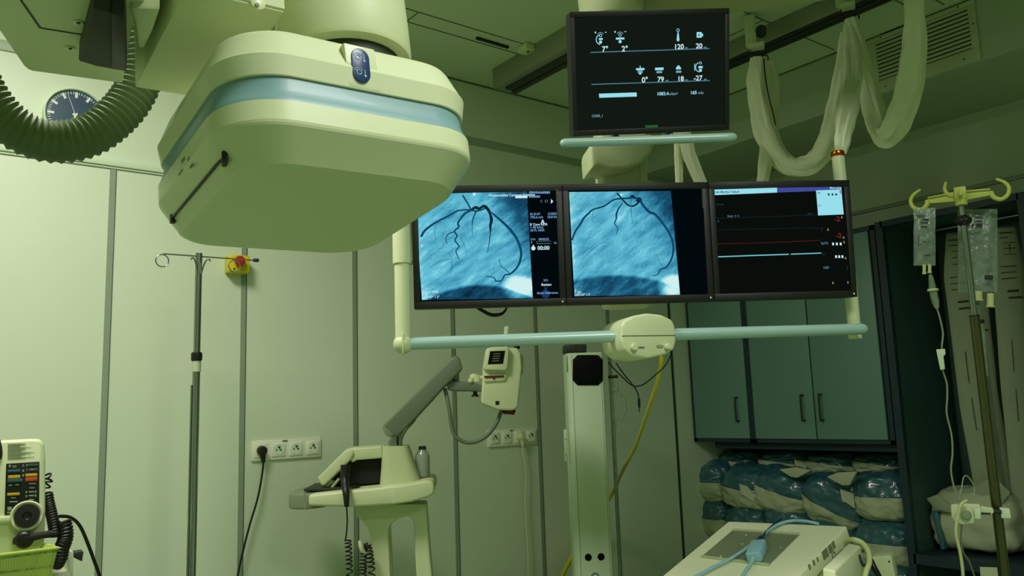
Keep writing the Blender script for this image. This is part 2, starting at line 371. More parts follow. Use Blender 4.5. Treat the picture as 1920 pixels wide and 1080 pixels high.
m = MB(); m.loft([dring(.008, .1096), dring(.0052, .1096), dring(.0045, .1108), dring(.0002, .1370), dring(.0016, .1395), dring(.0150, .1740), dring(.0178, .1790), dring(.024, .1835), dring(.036, .186)]); UP = part('upper_housing', m, 'cream_gloss', G, ang=7)
m = MB(); yf = -(DB-.004)
m.prism([DF.p(x, y, h) for x, y, h in ((-.033, -.2042, .172), (.012, -.2042, .172), (.019, -.2016, .1115), (-.029, -.2016, .1115))], DF.y*.03, .0015, 2); PADF = part('pad_surround', m, 'cream_gloss', UP)
def pill(w_, h0, h1, skew, y, n=10):
    r = w_/2; out = []
    for i in range(n+1): t = math.pi*i/n; out.append((math.cos(t)*r, h1-r+math.sin(t)*r))
    for i in range(n+1): t = math.pi+math.pi*i/n; out.append((math.cos(t)*r, h0+r+math.sin(t)*r))
    return [DF.p(-.0105+x-skew*(h-.143), y, h) for x, h in out]
m = MB(); m.prism(pill(.026, .1185, .1680, .0, yf-.0010), DF.y*-.0030, .0008); m.mi = 1
for hc in (.154, .132):
    m.torus(DF.p(-.0145, yf-.0042, hc), DF.y, .0034, .0008, 16, 6); m.fbox(DF, (-.0062, yf-.0046, hc-.005), (-.0052, yf-.0036, hc+.005)); m.prism([DF.p(-.0082, yf-.0040, hc-.003), DF.p(-.0032, yf-.0040, hc-.003), DF.p(-.0057, yf-.0040, hc-.0065)], DF.y*-.0008)
    m.torus(DF.p(-.0145, yf-.0042, hc), DF.y, .0062, .0006, 12, 6, .3, 2.6)
part('button_pad', m, ['pad_blue', 'glyph'], UP, 'dark blue two-button pad')
sl = [p for p in dring(.0150, .0185, 40, dy=.004)]; lc = [DF.loc(p) for p in sl]
edge = sorted([p for p, q in zip(sl, lc) if q.x < -.14 and -.132 < q.y < .128], key=lambda p: DF.loc(p).y)
m = MB(); m.tube(edge, .0021, 6, 1)
for y, a in ((-.128, .020), (.105, .011)):
    e0 = min(edge, key=lambda p: abs(DF.loc(p).y-y)); q = DF.loc(e0); m.box(e0+DF.x*.0012, (.007, a, .014), DF.R @ Matrix.Rotation(-.25 if y < 0 else 0, 3, 'Z'), .001)
part('cassette_slot', m, 'black', G, 'black slot along the side')
m = MB()
for y, h, a, b in ((-.01, .060, .018, .006), (-.035, .052, .010, .005), (.005, .048, .022, .003), (-.045, .038, .012, .003)): m.box(DF.p(-DA+.0006, y, h), (.0015, a, b), DF.R)
part('side_marking', m, 'print_grey', G)
m = MB(); m.lathe(DF.p(.04, -.06, .182), DF.z, [(.083, 0), (.083, .045)], 40); part('swivel_ring', m, 'dark_recess', G, 'dark ring')
m = MB(); m.lathe(DF.p(.04, -.06, .224), DF.z, [(.088, 0), (.098, .003), (.101, .010), (.1005, .06), (.099, .105), (.094, .128), (.080, .148), (.055, .160), (.0, .162)], 48); part('lift_drum', m, 'cream_soft', G)
m = MB(); m.fbox(DF, (-.21, -.122, .25), (-.078, .172, .44), .003, 2); ARM = part('support_arm', m, 'cream_soft', G)
m = MB(); m.fbox(DF, (-.20, -.125, .254), (-.078, -.118, .42), .0015); part('arm_cover', m, 'cream_gloss', ARM)
m = MB(); m.lathe(DF.px(482, 8, -.128), -DF.y, [(.010, 0), (.010, .004), (.007, .006)], 20); m.mi = 1; m.lathe(DF.px(482, 9, -.1345), -DF.y, [(.0028, 0), (.0026, .001)], 12); part('screw_cap', m, ['cream', 'black'], ARM)
zg = 2.05
def gz(a, b, z=zg): return at(a, b, Z=z)
m = MB(); m.prism([gz(-60, -30), gz(0, 60), gz(44, 124), gz(52, 131), gz(60, 134), gz(230, 157), gz(246, 60), gz(300, -60), gz(60, -140)], (0, 0, .3), .004); m.box((.13, 1.08, 2.76), (.16, .2, .82)); HG = part('gantry_housing', m, 'cream_soft', G)
m = MB()
for a, b in (((30, -12), (75, 53)), ((75, 53), (162, 67)), ((75, 53), (66, 130))):
    pa, pb = gz(*a, zg-.001), gz(*b, zg-.001); q = (pb-pa).normalized().cross(V((0, 0, 1)))*.0012
    m.prism([pa-q, pb-q, pb+q, pa+q], (0, 0, .0016)) if (a, b) != ((75, 53), (66, 130)) else None
part('panel_seam', m, 'dark_recess', HG)
for a, b in ((147, 42), (132, 90)):
    m = MB(); m.lathe(gz(a, b, zg-.0005), (0, 0, -1), [(.0075, 0), (.007, .002), (.004, .0024)], 20); m.mi = 1; m.lathe(gz(a, b+1, zg-.003), (0, 0, -1), [(.0026, 0), (.0024, .001)], 12); part('screw_cap', m, ['cream', 'black'], HG)
zb = zg-.03
m = MB(); m.prism([gz(175, 15, zb), gz(234, 30, zb), gz(237, 135, zb), gz(180, 125, zb), gz(147, 115, zb)], (0, 0, .06), .003); BRK = part('cable_bracket', m, 'dark_recess', G, 'dark cable bracket')
m = MB(); m.prism([gz(209, 25, zb-.004), gz(233, 31, zb-.004), gz(236, 134, zb-.004), gz(209, 130, zb-.004)], (0, 0, .03), .002); part('bracket_slot', m, 'black', BRK)
m = MB(); m.prism([gz(244, 16, zg-.01), gz(300, 18, zg-.01), gz(286, 60, zg-.01), gz(270, 92, zg-.01), gz(259, 90, zg-.01), gz(252, 40, zg-.01)], (0, 0, .12), .004); part('guide_bracket', m, 'cream_soft', G)
# the corrugated hose under it
hp = [(-70, 60), (-45, 150), (0, 217), (58, 256), (118, 266), (178, 249), (230, 206), (259, 160), (274, 110), (278, 40)]
P = spline([at(a, b, Y=1.6) for a, b in hp], 14); L = [0]
for i in range(len(P)-1): L.append(L[-1]+(P[i+1]-P[i]).length)
nr = int(L[-1]/.0125); pts = []; rr = []
for i in range(nr*4+1):
    s_ = L[-1]*i/(nr*4); j = max(0, min(len(L)-2, next((q for q in range(len(L)-1) if L[q+1] >= s_), len(L)-2))); t = (s_-L[j])/max(1e-6, L[j+1]-L[j])
    pts.append(P[j].lerp(P[j+1], t)); rr.append(.0365+.0026*math.cos(i*math.pi/2))
m = MB(); m.tube(pts, rr, 26, 1); solo('corrugated_hose', m, 'hose', 'dark green corrugated hose drooping in a loop in front of the wall clock', 'hose', ang=70)
# the clock on the wall
cc = V((.495, YB, 2.627)); T = thing('wall_clock', 'round wall clock with a dark blue face and white marks, behind the drooping hose', 'clock', cc)
m = MB(); m.lathe(cc, (0, -1, 0), [(.106, 0), (.106, .03), (.101, .034), (.098, .030), (.098, .022)], 48); part('rim', m, 'white_plastic', T)
m = MB(); m.lathe(cc, (0, -1, 0), [(.099, .005), (.099, .023), (0, .023)], 48); part('face', m, 'clock_face', T, 'dark blue dial')
m = MB()
for i in range(60):
    a = i*math.pi/30; big = i % 5 == 0; d = V((math.sin(a), 0, math.cos(a))); t = V((d.z, 0, -d.x)); l = .022 if big else .009; w_ = .0045 if big else .0012
    q = cc+V((0, -.0245, 0)); m.prism([q+d*(.092-l)-t*w_, q+d*.092-t*w_, q+d*.092+t*w_, q+d*(.092-l)+t*w_], (0, .001, 0))
part('hour_marks', m, 'mark', T)
for a, l, w_, y in ((-.36, .080, .0011, .0275), (3.6, .075, .003, .0265), (2.2, .05, .004, .0258)):
    d = V((math.sin(a), 0, math.cos(a))); t = V((d.z, 0, -d.x)); q = cc+V((0, -y, 0)); m = MB(); m.prism([q-d*.012-t*w_, q+d*l-t*w_*.6, q+d*l+t*w_*.6, q-d*.012+t*w_], (0, .0006, 0)); part('hand', m, 'mark', T)
# ================================================================ on the back wall
def yw(a, b, off=0): return at(a, b, Y=YB-off)
e0 = yw(440, 498); T = thing('emergency_stop', 'yellow emergency stop box with a red mushroom button on the wall', 'switch', e0)
a, b = yw(421, 481), yw(459, 516)
m = MB(); m.box(((a.x+b.x)/2, YB-.03, (a.z+b.z)/2), (b.x-a.x, .06, a.z-b.z), bev=.006); m.mi = 1; m.box((a.x+.02, YB-.061, b.z+.012), (.006, .004, .006)); part('box', m, ['yellow', 'black'], T)
q = yw(447, 491, .06); m = MB(); m.lathe(q, (0, -1, 0), [(.012, 0), (.012, .012), (.021, .014), (.022, .022), (.018, .028), (0, .030)], 24); part('stop_button', m, 'red', T, 'red mushroom button')
def socket_plate(px0, px1, py, label, plugged):
    a, b = yw(*px0), yw(*px1); c = (a+b)/2; W = b.x-a.x; H = .08
    T = thing('socket_plate', label, 'power socket', c, group='four-gang socket plates')
    m = MB(); m.box((c.x, YB-.005, c.z), (W, .010, H), bev=.003); part('plate_frame', m, 'socket_white', T)
    for i in range(4):
        x = a.x+W*(i+.5)/4; q = V((x, YB-.010, c.z))
        m = MB(); m.box((x, YB-.0115, c.z), (.055, .005, .055), bev=.002); m.mi = 1; m.lathe(q+V((0, -.0039, 0)), (0, -1, 0), [(.0205, 0), (.0215, .0012), (.0195, .0016), (.0185, .0003), (0, .0003)], 28); m.mi = 2
        if i not in plugged:
            m.mi = 2; m.lathe(q+V((0, -.0044, .0095)), (0, -1, 0), [(.004, 0), (.0036, .010)], 12); m.lathe(q+V((-.0095, -.0044, -.001)), (0, -1, 0), [(.003, 0), (.003, .0008)], 12); m.lathe(q+V((.0095, -.0044, -.001)), (0, -1, 0), [(.003, 0), (.003, .0008)], 12)
        part('socket', m, ['socket_white', 'white_plastic', 'print_dark'], T)
    m = MB(); m.box((c.x-.01, YB-.0105, c.z+.034), (.022, .002, .007)); part('label_strip', m, 'print_grey', T)
    return c, W
c1, W1 = socket_plate((470, 846), (600, 838), 0, 'white four-gang socket plate with a black plug in its first socket', (0,))
c2, W2 = socket_plate((913.3, 822), (1004.5, 818), 0, 'white four-gang socket plate with a cream plug, behind the injector cable', (2,))
def wall_plug(c, label, mt, path, r):
    T = thing('power_plug', label, 'power cord', c)
    m = MB(); m.lathe(c, (0, -1, 0), [(.017, 0), (.019, .006), (.019, .022), (.015, .030), (0, .032)], 24); m.tube([c+V((0, -.018, -.008)), c+V((.003, -.018, -.028)), c+V((.004, -.018, -.048))], [.014, .010, .006], 14); part('plug', m, mt, T)
    m = MB(); m.tube([c+V((.004, -.018, -.044))]+path, r, 8); part('cord', m, mt, T)
    return T
pc = V((c1.x-W1*.375, YB-.013, c1.z)); wall_plug(pc, 'black plug in the first socket with a black cord down to the floor', 'black', [yw(a, b, .03) for a, b in ((491, 893), (483, 935), (468, 985), (453, 1045), (438, 1110))]+[V((1.0, YB-.05, .5)), V((.98, YB-.06, .012))], .0042)
pc = V((c2.x+W2*.125, YB-.013, c2.z)); wall_plug(pc, 'cream plug in the third socket with a thin cream cord hanging down', 'cable_white', [yw(a, b, .03) for a, b in ((981, 850), (986, 890), (985, 950), (990, 1030), (991, 1100))]+[V((2.52, YB-.05, .5)), V((2.5, YB-.06, .01))], .0032)
# ================================================================ the left drip stand
def py_(a, b, off=0): return at(a, b, Y=2.9-off)
bx, zt = .842, 2.074
T = thing('drip_stand', 'chrome drip stand with wire ring hooks, in front of the left wall panels', 'drip stand', (bx, 2.9, 0))
zc = py_(365, 669).z
m = MB(); m.cyl((bx, 2.9, zc-.02), (bx, 2.9, zt), .0115); part('upper_pole', m, 'steel', T)
m = MB(); m.cyl((bx, 2.9, .09), (bx, 2.9, zc), .0125); m.cyl((bx-.0150, 2.9, .3), (bx-.0150, 2.9, py_(360, 722).z), .0032, n=10); part('lower_pole', m, 'steel', T)
m = MB(); m.lathe((bx, 2.9, zc-.014), (0, 0, 1), [(.016, 0), (.0185, .004), (.0185, .026), (.015, .030)], 20); part('collar', m, 'black', T, 'black clamping collar')
m = MB(); m.lathe((bx, 2.9, py_(365, 697).z), (0, 0, 1), [(.0145, 0), (.0145, .04)], 20); part('sticker', m, 'paper', T, 'white label')
zh = zt-.012; xl, xr = py_(300, 478).x, py_(476, 476).x
m = MB(); m.cyl((xl+.01, 2.9, zh), (xr, 2.9, zh+.003), .0026, n=10); m.mi = 1; m.box((xr+.008, 2.9, zh+.004), (.02, .012, .012), bev=.002); part('cross_bar', m, ['steel', 'dark_recess'], T)
for q in (py_(304, 491), py_(440, 491)):
    m = MB(); m.torus(V((q.x, 2.9, zh-.024)), (0, 1, 0), .021, .0022, 28, 8); part('ring_hook', m, 'steel', T)
for s_ in (-1, 1):
    m = MB(); m.tube([V((bx+s_*.006, 2.89, zt-.075)), V((bx+s_*.014, 2.885, zt-.04)), V((bx+s_*.024, 2.88, zt-.022)), V((bx+s_*.034, 2.88, zt-.028))], .0028, 8); part('hook', m, 'steel', T)
m = MB()
for i in range(5):
    a = i*2*math.pi/5+.3; m.tube([V((bx, 2.9, .11)), V((bx+math.cos(a)*.12, 2.9+math.sin(a)*.12, .095)), V((bx+math.cos(a)*.27, 2.9+math.sin(a)*.27, .075))], [.016, .012], 10); m.sphere((bx+math.cos(a)*.27, 2.9+math.sin(a)*.27, .034), .034)
part('base', m, 'black', T)
# ================================================================ the screens
def rect(m, fr, px4, off, mi):
    m.mi = mi; m.quad(*[fr.px(a, b, -off) for a, b in px4])
def bar(m, fr, x0, y0, x1, y1, off, mi):            # upright block of a screen between two pixels, in the screen's own axes
    a, b = fr.loc(fr.px(x0, y0)), fr.loc(fr.px(x1, y1)); m.mi = mi
    m.quad(fr.p(a.x, -off, b.z), fr.p(b.x, -off, b.z), fr.p(b.x, -off, a.z), fr.p(a.x, -off, a.z))
def txt(m, fr, body, x, y, hpx, off, mi, align='LEFT', D=2.2, vert=False):
    m.mi = mi; q = fr.px(x, y, -off); m.text(body, q, fr.x if not vert else -fr.z, fr.z if not vert else fr.x, hpx*D/F/.70, align)
def lin_(m, fr, pts, w_, off, mi, k=1): m.mi = mi; m.ribbon([fr.px(a, b, -off) for a, b in pts], w_, fr.y, k)
def monitor(label, fr, W, H, bez, group=None, bmat='bezel'):
    T = thing('monitor', label, 'monitor', fr.p(0, .03, -H/2), 0, group)
    m = MB(); iw, ih = W/2-bez, H/2-bez-.002
    m.prism([fr.p(x, .006, z) for x, z in ((-W/2, -H/2), (W/2, -H/2), (W/2, H/2), (-W/2, H/2))], fr.y*.05, .003, 2)
    for a, b in (((-W/2, -H/2), (W/2, -ih)), ((-W/2, ih), (W/2, H/2)), ((-W/2, -ih), (-iw, ih)), ((iw, -ih), (W/2, ih))): m.fbox(fr, (a[0], -.001, a[1]), (b[0], .008, b[1]), .0012)
    m.fbox(fr, (-W/2+.05, .055, -H/2+.04), (W/2-.05, .085, H/2-.04), .006); part('housing', m, bmat, T)
    s = MB(); s.quad(fr.p(-iw, .004, -ih), fr.p(iw, .004, -ih), fr.p(iw, .004, ih), fr.p(-iw, .004, ih))
    return T, s
LW = Fr((1.6155, 1.536, 1.9373), -.5637, .0585, -.004); W3, H3 = 1.23, .331
SF = Fr(LW.p(0, .004, 0), -.5637, .0585, -.004)
fm = [Fr(LW.p(i*.41, 0, 0), -.5637, .0585, -.004) for i in (-1, 0, 1)]
NRM = 'lower row of three monitors'
# --- left: the live picture
T, s = monitor('left monitor of the row of three, blue angiogram with a column of readouts', fm[0], .4085, H3, .0165, NRM)
rect(s, SF, ((791, 562.5), (999, 559), (988, 359), (778, 364)), .0004, 1)
def veins(m, fr, lst, off):
    for pts, w_, mi in lst: m.mi = mi; m.ribbon([fr.px(a, b, -off) for a, b in pts], w_, fr.y, 6)
Zf = lambda l: [(720+a/2.919, 330+b/2.919) for a, b in l]
veins(s, SF, [
 (Zf([(430, 105), (455, 145), (480, 185), (515, 190), (550, 178)]), [.0042, .004, .0045], 3),
 (Zf([(480, 185), (500, 172), (520, 178), (545, 165), (560, 172), (578, 192)]), [.006, .008, .006, .009, .006], 4),
 (Zf([(203, 333), (222, 300), (262, 268), (300, 245), (350, 220), (400, 192), (440, 185), (480, 185)]), [.0065, .0055, .0045, .0035], 3),
 (Zf([(480, 185), (440, 208), (412, 245), (404, 262), (410, 278), (386, 302), (400, 328), (388, 352), (410, 385), (394, 412), (412, 458)]), [.006, .005, .005, .004, .004, .0032, .002], 3),
 (Zf([(386, 305), (352, 318), (338, 345), (345, 372)]), [.003, .002], 3), (Zf([(330, 365), (318, 392), (290, 402)]), [.002, .0014], 5),
 (Zf([(505, 192), (488, 232), (482, 270)]), [.004, .0022], 3), (Zf([(482, 270), (485, 320), (492, 350)]), [.002, .0012], 5),
 (Zf([(545, 165), (574, 195), (588, 238), (582, 272), (582, 310), (574, 375), (564, 425)]), [.005, .0055, .0085, .007, .0028, .0018, .001], 4),
 (Zf([(575, 190), (612, 220), (660, 262), (700, 305), (730, 350), (750, 412), (743, 470), (722, 508), (690, 536), (662, 542), (642, 572), (612, 574), (602, 556), (556, 548)]), [.003, .0065, .0075, .0065, .006, .005, .0042, .0036, .003, .002], 3),
 (Zf([(630, 452), (640, 490), (664, 510), (690, 536)]), [.0014, .0022], 3), (Zf([(425, 310), (420, 340), (440, 380), (452, 425)]), [.002, .001], 5),
 (Zf([(318, 250), (290, 262), (278, 300), (284, 345)]), [.0022, .0012], 5), (Zf([(250, 500), (300, 470), (360, 455)]), [.0012, .002], 5),
 (Zf([(640, 240), (680, 215), (720, 185)]), [.0028, .001], 5), (Zf([(360, 420), (372, 470), (366, 520)]), [.0012, .0022], 5)], .0008)
bar(s, SF, 886.5, 361.5, 891.5, 366.5, .001, 6)
txt(s, SF, 'Wojewodzkie Centrum Szpitalne', 916, 368.5, 4.6, .001, 6); bar(s, SF, 966, 367, 989, 371.5, .001, 6)
for x0, x1, y in ((992, 1031, 361), (992, 1013, 368.5)):                         # two lines too blurred to read
    x = x0
    while x < x1: w_ = rnd.uniform(1.6, 3.4); bar(s, SF, x, y-2.2+rnd.uniform(0, .8), x+w_, y+2.2, .001, 7); x += w_+.7
lin_(s, SF, [(1016.5, 375), (1013.5, 377.5), (1016.5, 380)], .0012, .001, 8); bar(s, SF, 1022, 374.5, 1023, 380, .001, 8); bar(s, SF, 1025.5, 374.5, 1026.5, 380, .001, 8)
s.mi = 6; s.add([SF.px(1033, 373, -.001), SF.px(1037.3, 377.5, -.001), SF.px(1033, 382, -.001)], [(0, 1, 2)])
for b_, x, y, h, mi in (('81.8 kV', 994, 403.5, 4.4, 7), ('795.6 mA', 994, 409.5, 4.4, 7), ('CARD', 1027, 403, 4.4, 7), ('10.0 f/s', 1026, 409, 4.4, 7), ('A', 1014, 419.5, 8, 6), ('B\' Coro HDR', 993.5, 423, 4.2, 6), ('> 88 RAO', 994, 428.5, 4.2, 7), ('30 FL HDR', 994, 434, 4.2, 7),
                        ('X10', 995, 450.5, 3.6, 7), ('00:02:33', 1010, 450.5, 4, 7), ('1%', 1038, 457, 3.4, 7), ('00:00', 1008, 468.5, 7.2, 6), ('313', 1019, 527.5, 4, 7), ('Review', 1015, 536, 4.6, 6), ('Store Reference', 1007, 551.5, 4.2, 7)):
    txt(s, SF, b_, x, y, h, .0012, mi)
lin_(s, SF, [(1006, 452.5), (1033, 452), (1033.3, 457), (1006.3, 457.5), (1006, 452.5)], .0005, .001, 8)
for i in range(8): bar(s, SF, 1008+i*3, 455.3, 1008.5+i*3, 457, .001, 8)
s.mi = 6; s.lathe(SF.px(1000, 465.5, -.0008), -SF.y, [(.0058, 0), (0, .0003)], 16); bar(s, SF, 998.8, 459.5, 1001.2, 462, .001, 6); bar(s, SF, 996.4, 452, 997.2, 457, .001, 6)
s.mi = 9; s.lathe(SF.px(1023, 551, -.0005), -SF.y, [(.0115, 0), (0, .0003)], 16); bar(s, SF, 1020.5, 538.5, 1025.5, 544, .001, 9)
for i, b_ in enumerate(('Zoom 100%', 'F 90', 'LAO 07\u00b0 / 2\u00b0')): txt(s, SF, b_, 791.5, 549.5+i*5, 4.2, .0012, 6)
s.mi = 6; s.add([SF.px(789.3, 462.5, -.001), SF.px(793.2, 462.5, -.001), SF.px(791, 457.5, -.001)], [(0, 1, 2)])
part('screen', s, ['screen_black', 'angio_live', 's_dim', 's_vein', 's_vein_dark', 's_vein_soft', 's_white', 's_blue', 's_soft', 's_pad'], T, smooth=False, fixn=False)
m = MB(); m.text('Artis Live', SF.px(1042.5, 354, -.0052), -SF.z, SF.x, .0085); part('bezel_text', m, 'bezel_text', T, smooth=False)
m = MB(); m.fbox(fm[0], (.193, -.0022, -.1585), (.196, -.0005, -.1545)); part('power_light', m, 's_led', T)
# --- middle: the stored picture
T, s = monitor('middle monitor of the row of three, blue angiogram beside a dark strip', fm[1], .4085, H3, .0165, NRM)
rect(s, SF, ((1077, 555.5), (1275, 552.5), (1258, 358), (1067, 360)), .0004, 1)
Zg = lambda l: [(1040+a/2.92, 330+b/2.92) for a, b in l]
veins(s, SF, [
 (Zg([(95, 352), (112, 305), (142, 262), (160, 230), (186, 205), (212, 183), (270, 165), (320, 132), (360, 124), (400, 122), (440, 120), (465, 130)]), [.005, .0055, .0055, .0048, .0045, .0048, .005, .006], 3),
 (Zg([(340, 92), (372, 130), (400, 158), (425, 165), (452, 152), (466, 132)]), [.004, .0045, .005], 4), (Zg([(412, 120), (426, 112), (440, 120)]), [.006, .009, .005], 4),
 (Zg([(452, 142), (462, 128), (472, 140)]), [.009, .013, .009], 4),
 (Zg([(372, 148), (350, 178), (338, 208), (338, 232), (328, 262), (346, 288), (336, 322)]), [.003, .004, .0055, .004, .003, .0022, .0012], 3),
 (Zg([(418, 115), (418, 190), (429, 262)]), [.003, .0022, .001], 5),
 (Zg([(465, 130), (490, 168), (520, 198), (552, 212), (600, 270), (636, 330), (650, 392), (641, 450), (612, 498), (582, 510), (562, 540), (536, 548)]), [.0065, .0075, .0075, .006, .0055, .005, .004, .003, .002], 3),
 (Zg([(556, 428), (576, 476), (606, 500)]), [.001, .0022], 5), (Zg([(215, 190), (205, 225), (208, 250)]), [.0016, .001], 5), (Zg([(150, 460), (210, 400), (300, 340)]), [.001, .0022, .001], 5), (Zg([(560, 215), (570, 190), (600, 230)]), [.0012, .0018], 5)], .0008)
bar(s, SF, 1163, 363, 1166.5, 367, .001, 6)
for i, n in enumerate((40, 20, 12, 14, 10, 10, 9, 14)):                             # blurred header lines
    x = 1069
    while x < 1069+n: w_ = rnd.uniform(1.5, 3); bar(s, SF, x+i*.3, 361.5+i*4.2, x+w_+i*.3, 364.3+i*4.2, .001, 2); x += w_+.9
for i, b_ in enumerate(('A', 'F 101', 'LAO 07\u00b0 / 2\u00b0')): txt(s, SF, b_, 1077.5, 545.5+i*4.6, 4, .0012, 6)
s.mi = 6; s.add([SF.px(1072.5, 461.5, -.001), SF.px(1076.2, 461.5, -.001), SF.px(1074.2, 457, -.001)], [(0, 1, 2)])
part('screen', s, ['screen_black', 'angio_still', 's_cyan', 's_vein', 's_vein_dark', 's_vein_soft', 's_white'], T, smooth=False, fixn=False)
m = MB(); m.text('Artis Reference', SF.px(1315.5, 354, -.0052), -SF.z, SF.x, .0085); part('bezel_text', m, 'bezel_text', T, smooth=False)
m = MB(); m.fbox(fm[1], (.193, -.0022, -.1585), (.196, -.0005, -.1545)); part('power_light', m, 's_led', T)
# --- right: the vital signs
T, s = monitor('right monitor of the row of three, dark vital-signs screen with a pale window', fm[2], .4085, H3, .0165, NRM)
rect(s, SF, ((1336, 366), (1457, 361), (1457, 352), (1336, 355.5)), .0005, 1); rect(s, SF, ((1457, 361), (1577.5, 356.5), (1577, 348.5), (1457, 352)), .0005, 2); rect(s, SF, ((1534, 404), (1582, 402), (1577.5, 355), (1530, 357)), .0008, 1)
txt(s, SF, 'Cath Monitor Default', 1339, 362, 4, .001, 3); txt(s, SF, 'Menu setup', 1556, 354, 3.6, .001, 4)
for x in (1553.5, 1560.5, 1567.5): bar(s, SF, x-1.8, 362.8, x+1.8, 366.8, .0012, 3)
txt(s, SF, 'HR', 1532, 363.5, 3.6, .0012, 5); txt(s, SF, 'bpm', 1534, 386, 2.6, .0012, 5); bar(s, SF, 1574, 357, 1576.5, 363, .0012, 5)
lin_(s, SF, [(1344, 409.5), (1530, 403)], .0005, .0008, 6); lin_(s, SF, [(1345, 431), (1545, 427)], .0004, .0008, 6)
lin_(s, SF, [(1344, 457.5), (1440, 455), (1539, 450.5)], .0014, .0008, 7); lin_(s, SF, [(1345.5, 481.5), (1420, 478.8), (1479, 476.8)], .0030, .0008, 8); lin_(s, SF, [(1482.5, 476.6), (1540, 474.5)], .0028, .0008, 8)
for b_, x, y, h, mi in (('1.0 mV', 1343, 385, 3.5, 6), ('Static  II  5', 1364, 407, 3.8, 5), ('SpO2', 1514, 402, 3, 6), ('II', 1346, 416, 3, 5), ('-2', 1565, 415, 9.5, 9), ('1', 1539, 433, 6, 7), ('-2', 1568, 446, 9.5, 9), ('SpO2', 1539.5, 458, 4.4, 5), ('rr/', 1542, 478, 3.6, 6), ('NBP', 1544, 504, 4.4, 5)): txt(s, SF, b_, x, y, h, .001, mi)
for xs, y in (((1561.8, 1568.8, 1576), 457.5), ((1567.3, 1573.2, 1579.2), 481.3)):
    for x in xs: bar(s, SF, x-1.9, y-2.4, x+1.9, y+2.4, .001, 4)
for x, y in ((1578.5, 407), (1552.5, 430), (1582, 445), (1582.8, 453.5), (1585.5, 483.5), (1562, 530), (1590, 529)): s.mi = 10; s.add([SF.px(x-1.6, y+2.2, -.001), SF.px(x+1.8, y+2.2, -.001), SF.px(x-.6, y-2.6, -.001)], [(0, 1, 2)])
lin_(s, SF, [(1586.5, 497), (1589, 501), (1588, 507)], .0009, .001, 6); lin_(s, SF, [(1341, 383), (1340.5, 395)], .0006, .001, 6)
part('screen', s, ['screen_off', 's_window', 's_title', 's_vein', 's_white', 's_line', 's_dim', 's_redline', 's_cyan', 's_red', 's_yellow'], T, smooth=False, fixn=False)
m = MB(); m.fbox(fm[2], (.193, -.0022, -.1585), (.196, -.0005, -.1545)); part('power_light', m, 's_led', T)
# --- the upper one
UF = Fr((1.5614, 1.4025, 2.3674), -.5294, .3058, -.0465); US = Fr(UF.p(0, .004, 0), -.5294, .3058, -.0465)
T, s = monitor('upper single monitor, black position display with white and pale blue figures', UF, .43, .3171, .0125, bmat='bezel_dark')
Zu = lambda a, b: (1020+a/3, b/3)
lin_(s, US, [Zu(262, 295), Zu(930, 273)], .0026, .0006, 1); lin_(s, US, [Zu(267, 475), Zu(932, 453)], .0026, .0006, 1)
rect(s, US, (Zu(311, 550), Zu(522, 543), Zu(521, 520), Zu(309, 527)), .0008, 3)
for b_, x, y, h, mi in (('7\u00b0', 326, 291, 9.6, 2), ('2\u00b0', 437, 289, 9.6, 2), ('120', 731, 277, 9, 2), ('cm', 792, 273, 3.2, 4), ('20', 854, 272, 9, 2), ('cm', 898, 270, 3.2, 4), ('0\u00b0', 550, 464, 9.6, 2), ('79', 638, 460, 9, 2), ('cm', 684, 457, 3.2, 4), ('18', 750, 457, 9, 2), ('cm', 793, 454, 3.2, 4), ('-27', 842, 453, 9, 2), ('cm', 899, 450, 3.2, 4), ('1083.4', 634, 537, 6, 3), ('\u00b5Gym\u00b2', 704, 534, 4.2, 4), ('165', 823, 530, 6, 3), ('mGy', 866, 528, 4, 4), ('COR5_1', 269, 659, 4.2, 4)):
    x, y = Zu(x, y); txt(s, US, b_, x, y, h, .001, mi, D=2.17)
def dot(a, b, r, mi, n=14): s.mi = mi; s.lathe(US.px(*Zu(a, b), -.0007), -US.y, [(r, 0), (0, .0002)], n)
def ring_(a, b, r, w_, mi, a0=0, a1=2*math.pi):
    c = US.px(*Zu(a, b), -.0009); s.mi = mi; s.ribbon([c+US.x*math.cos(a0+(a1-a0)*i/20)*r+US.z*math.sin(a0+(a1-a0)*i/20)*r for i in range(21)], w_, US.y, 1)
def blk(a0, b0, a1, b1, mi): x0, y0 = Zu(a0, b0); x1, y1 = Zu(a1, b1); bar(s, US, x0, y0, x1, y1, .0008, mi)
for x, y, c in ((318, 195, 1), (428, 192, 0)):                                     # patient and C-arm signs
    ring_(x, y+8, .009, .0016, 4, .5, 2.64); blk(x-34, y-14, x-24, y-11, 2); blk(x-31, y-18, x-27, y-7, 2); blk(x+24, y-15, x+34, y-12, 2)
    ring_(x, y+5, .0034, .0014, 3); blk(x-(10 if c else 24), y+20, x+(12 if c else 24), y+30, 3); dot(x, y+42, .0042, 3)
    if c: ring_(x+2, y+28, .0125, .0022, 3, 1.9, 4.5)
ring_(754, 170, .0036, .0014, 3); s.mi = 3; s.add([US.px(*Zu(751, 182), -.0008), US.px(*Zu(757, 182), -.0008), US.px(*Zu(762, 226), -.0008), US.px(*Zu(746, 226), -.0008)], [(0, 1, 2, 3)]); dot(754, 225, .0036, 3)
blk(858, 181, 886, 212, 3); blk(884, 189, 894, 205, 3); dot(872, 197, .0055, 1)
blk(517, 384, 565, 394, 3); blk(538, 370, 543, 386, 3); blk(527, 396, 555, 410, 4); dot(541, 411, .004, 3)
blk(624, 381, 672, 394, 3); blk(632, 400, 664, 411, 4)
blk(742, 380, 770, 390, 3); dot(756, 379, .005, 3); blk(742, 398, 772, 409, 4)
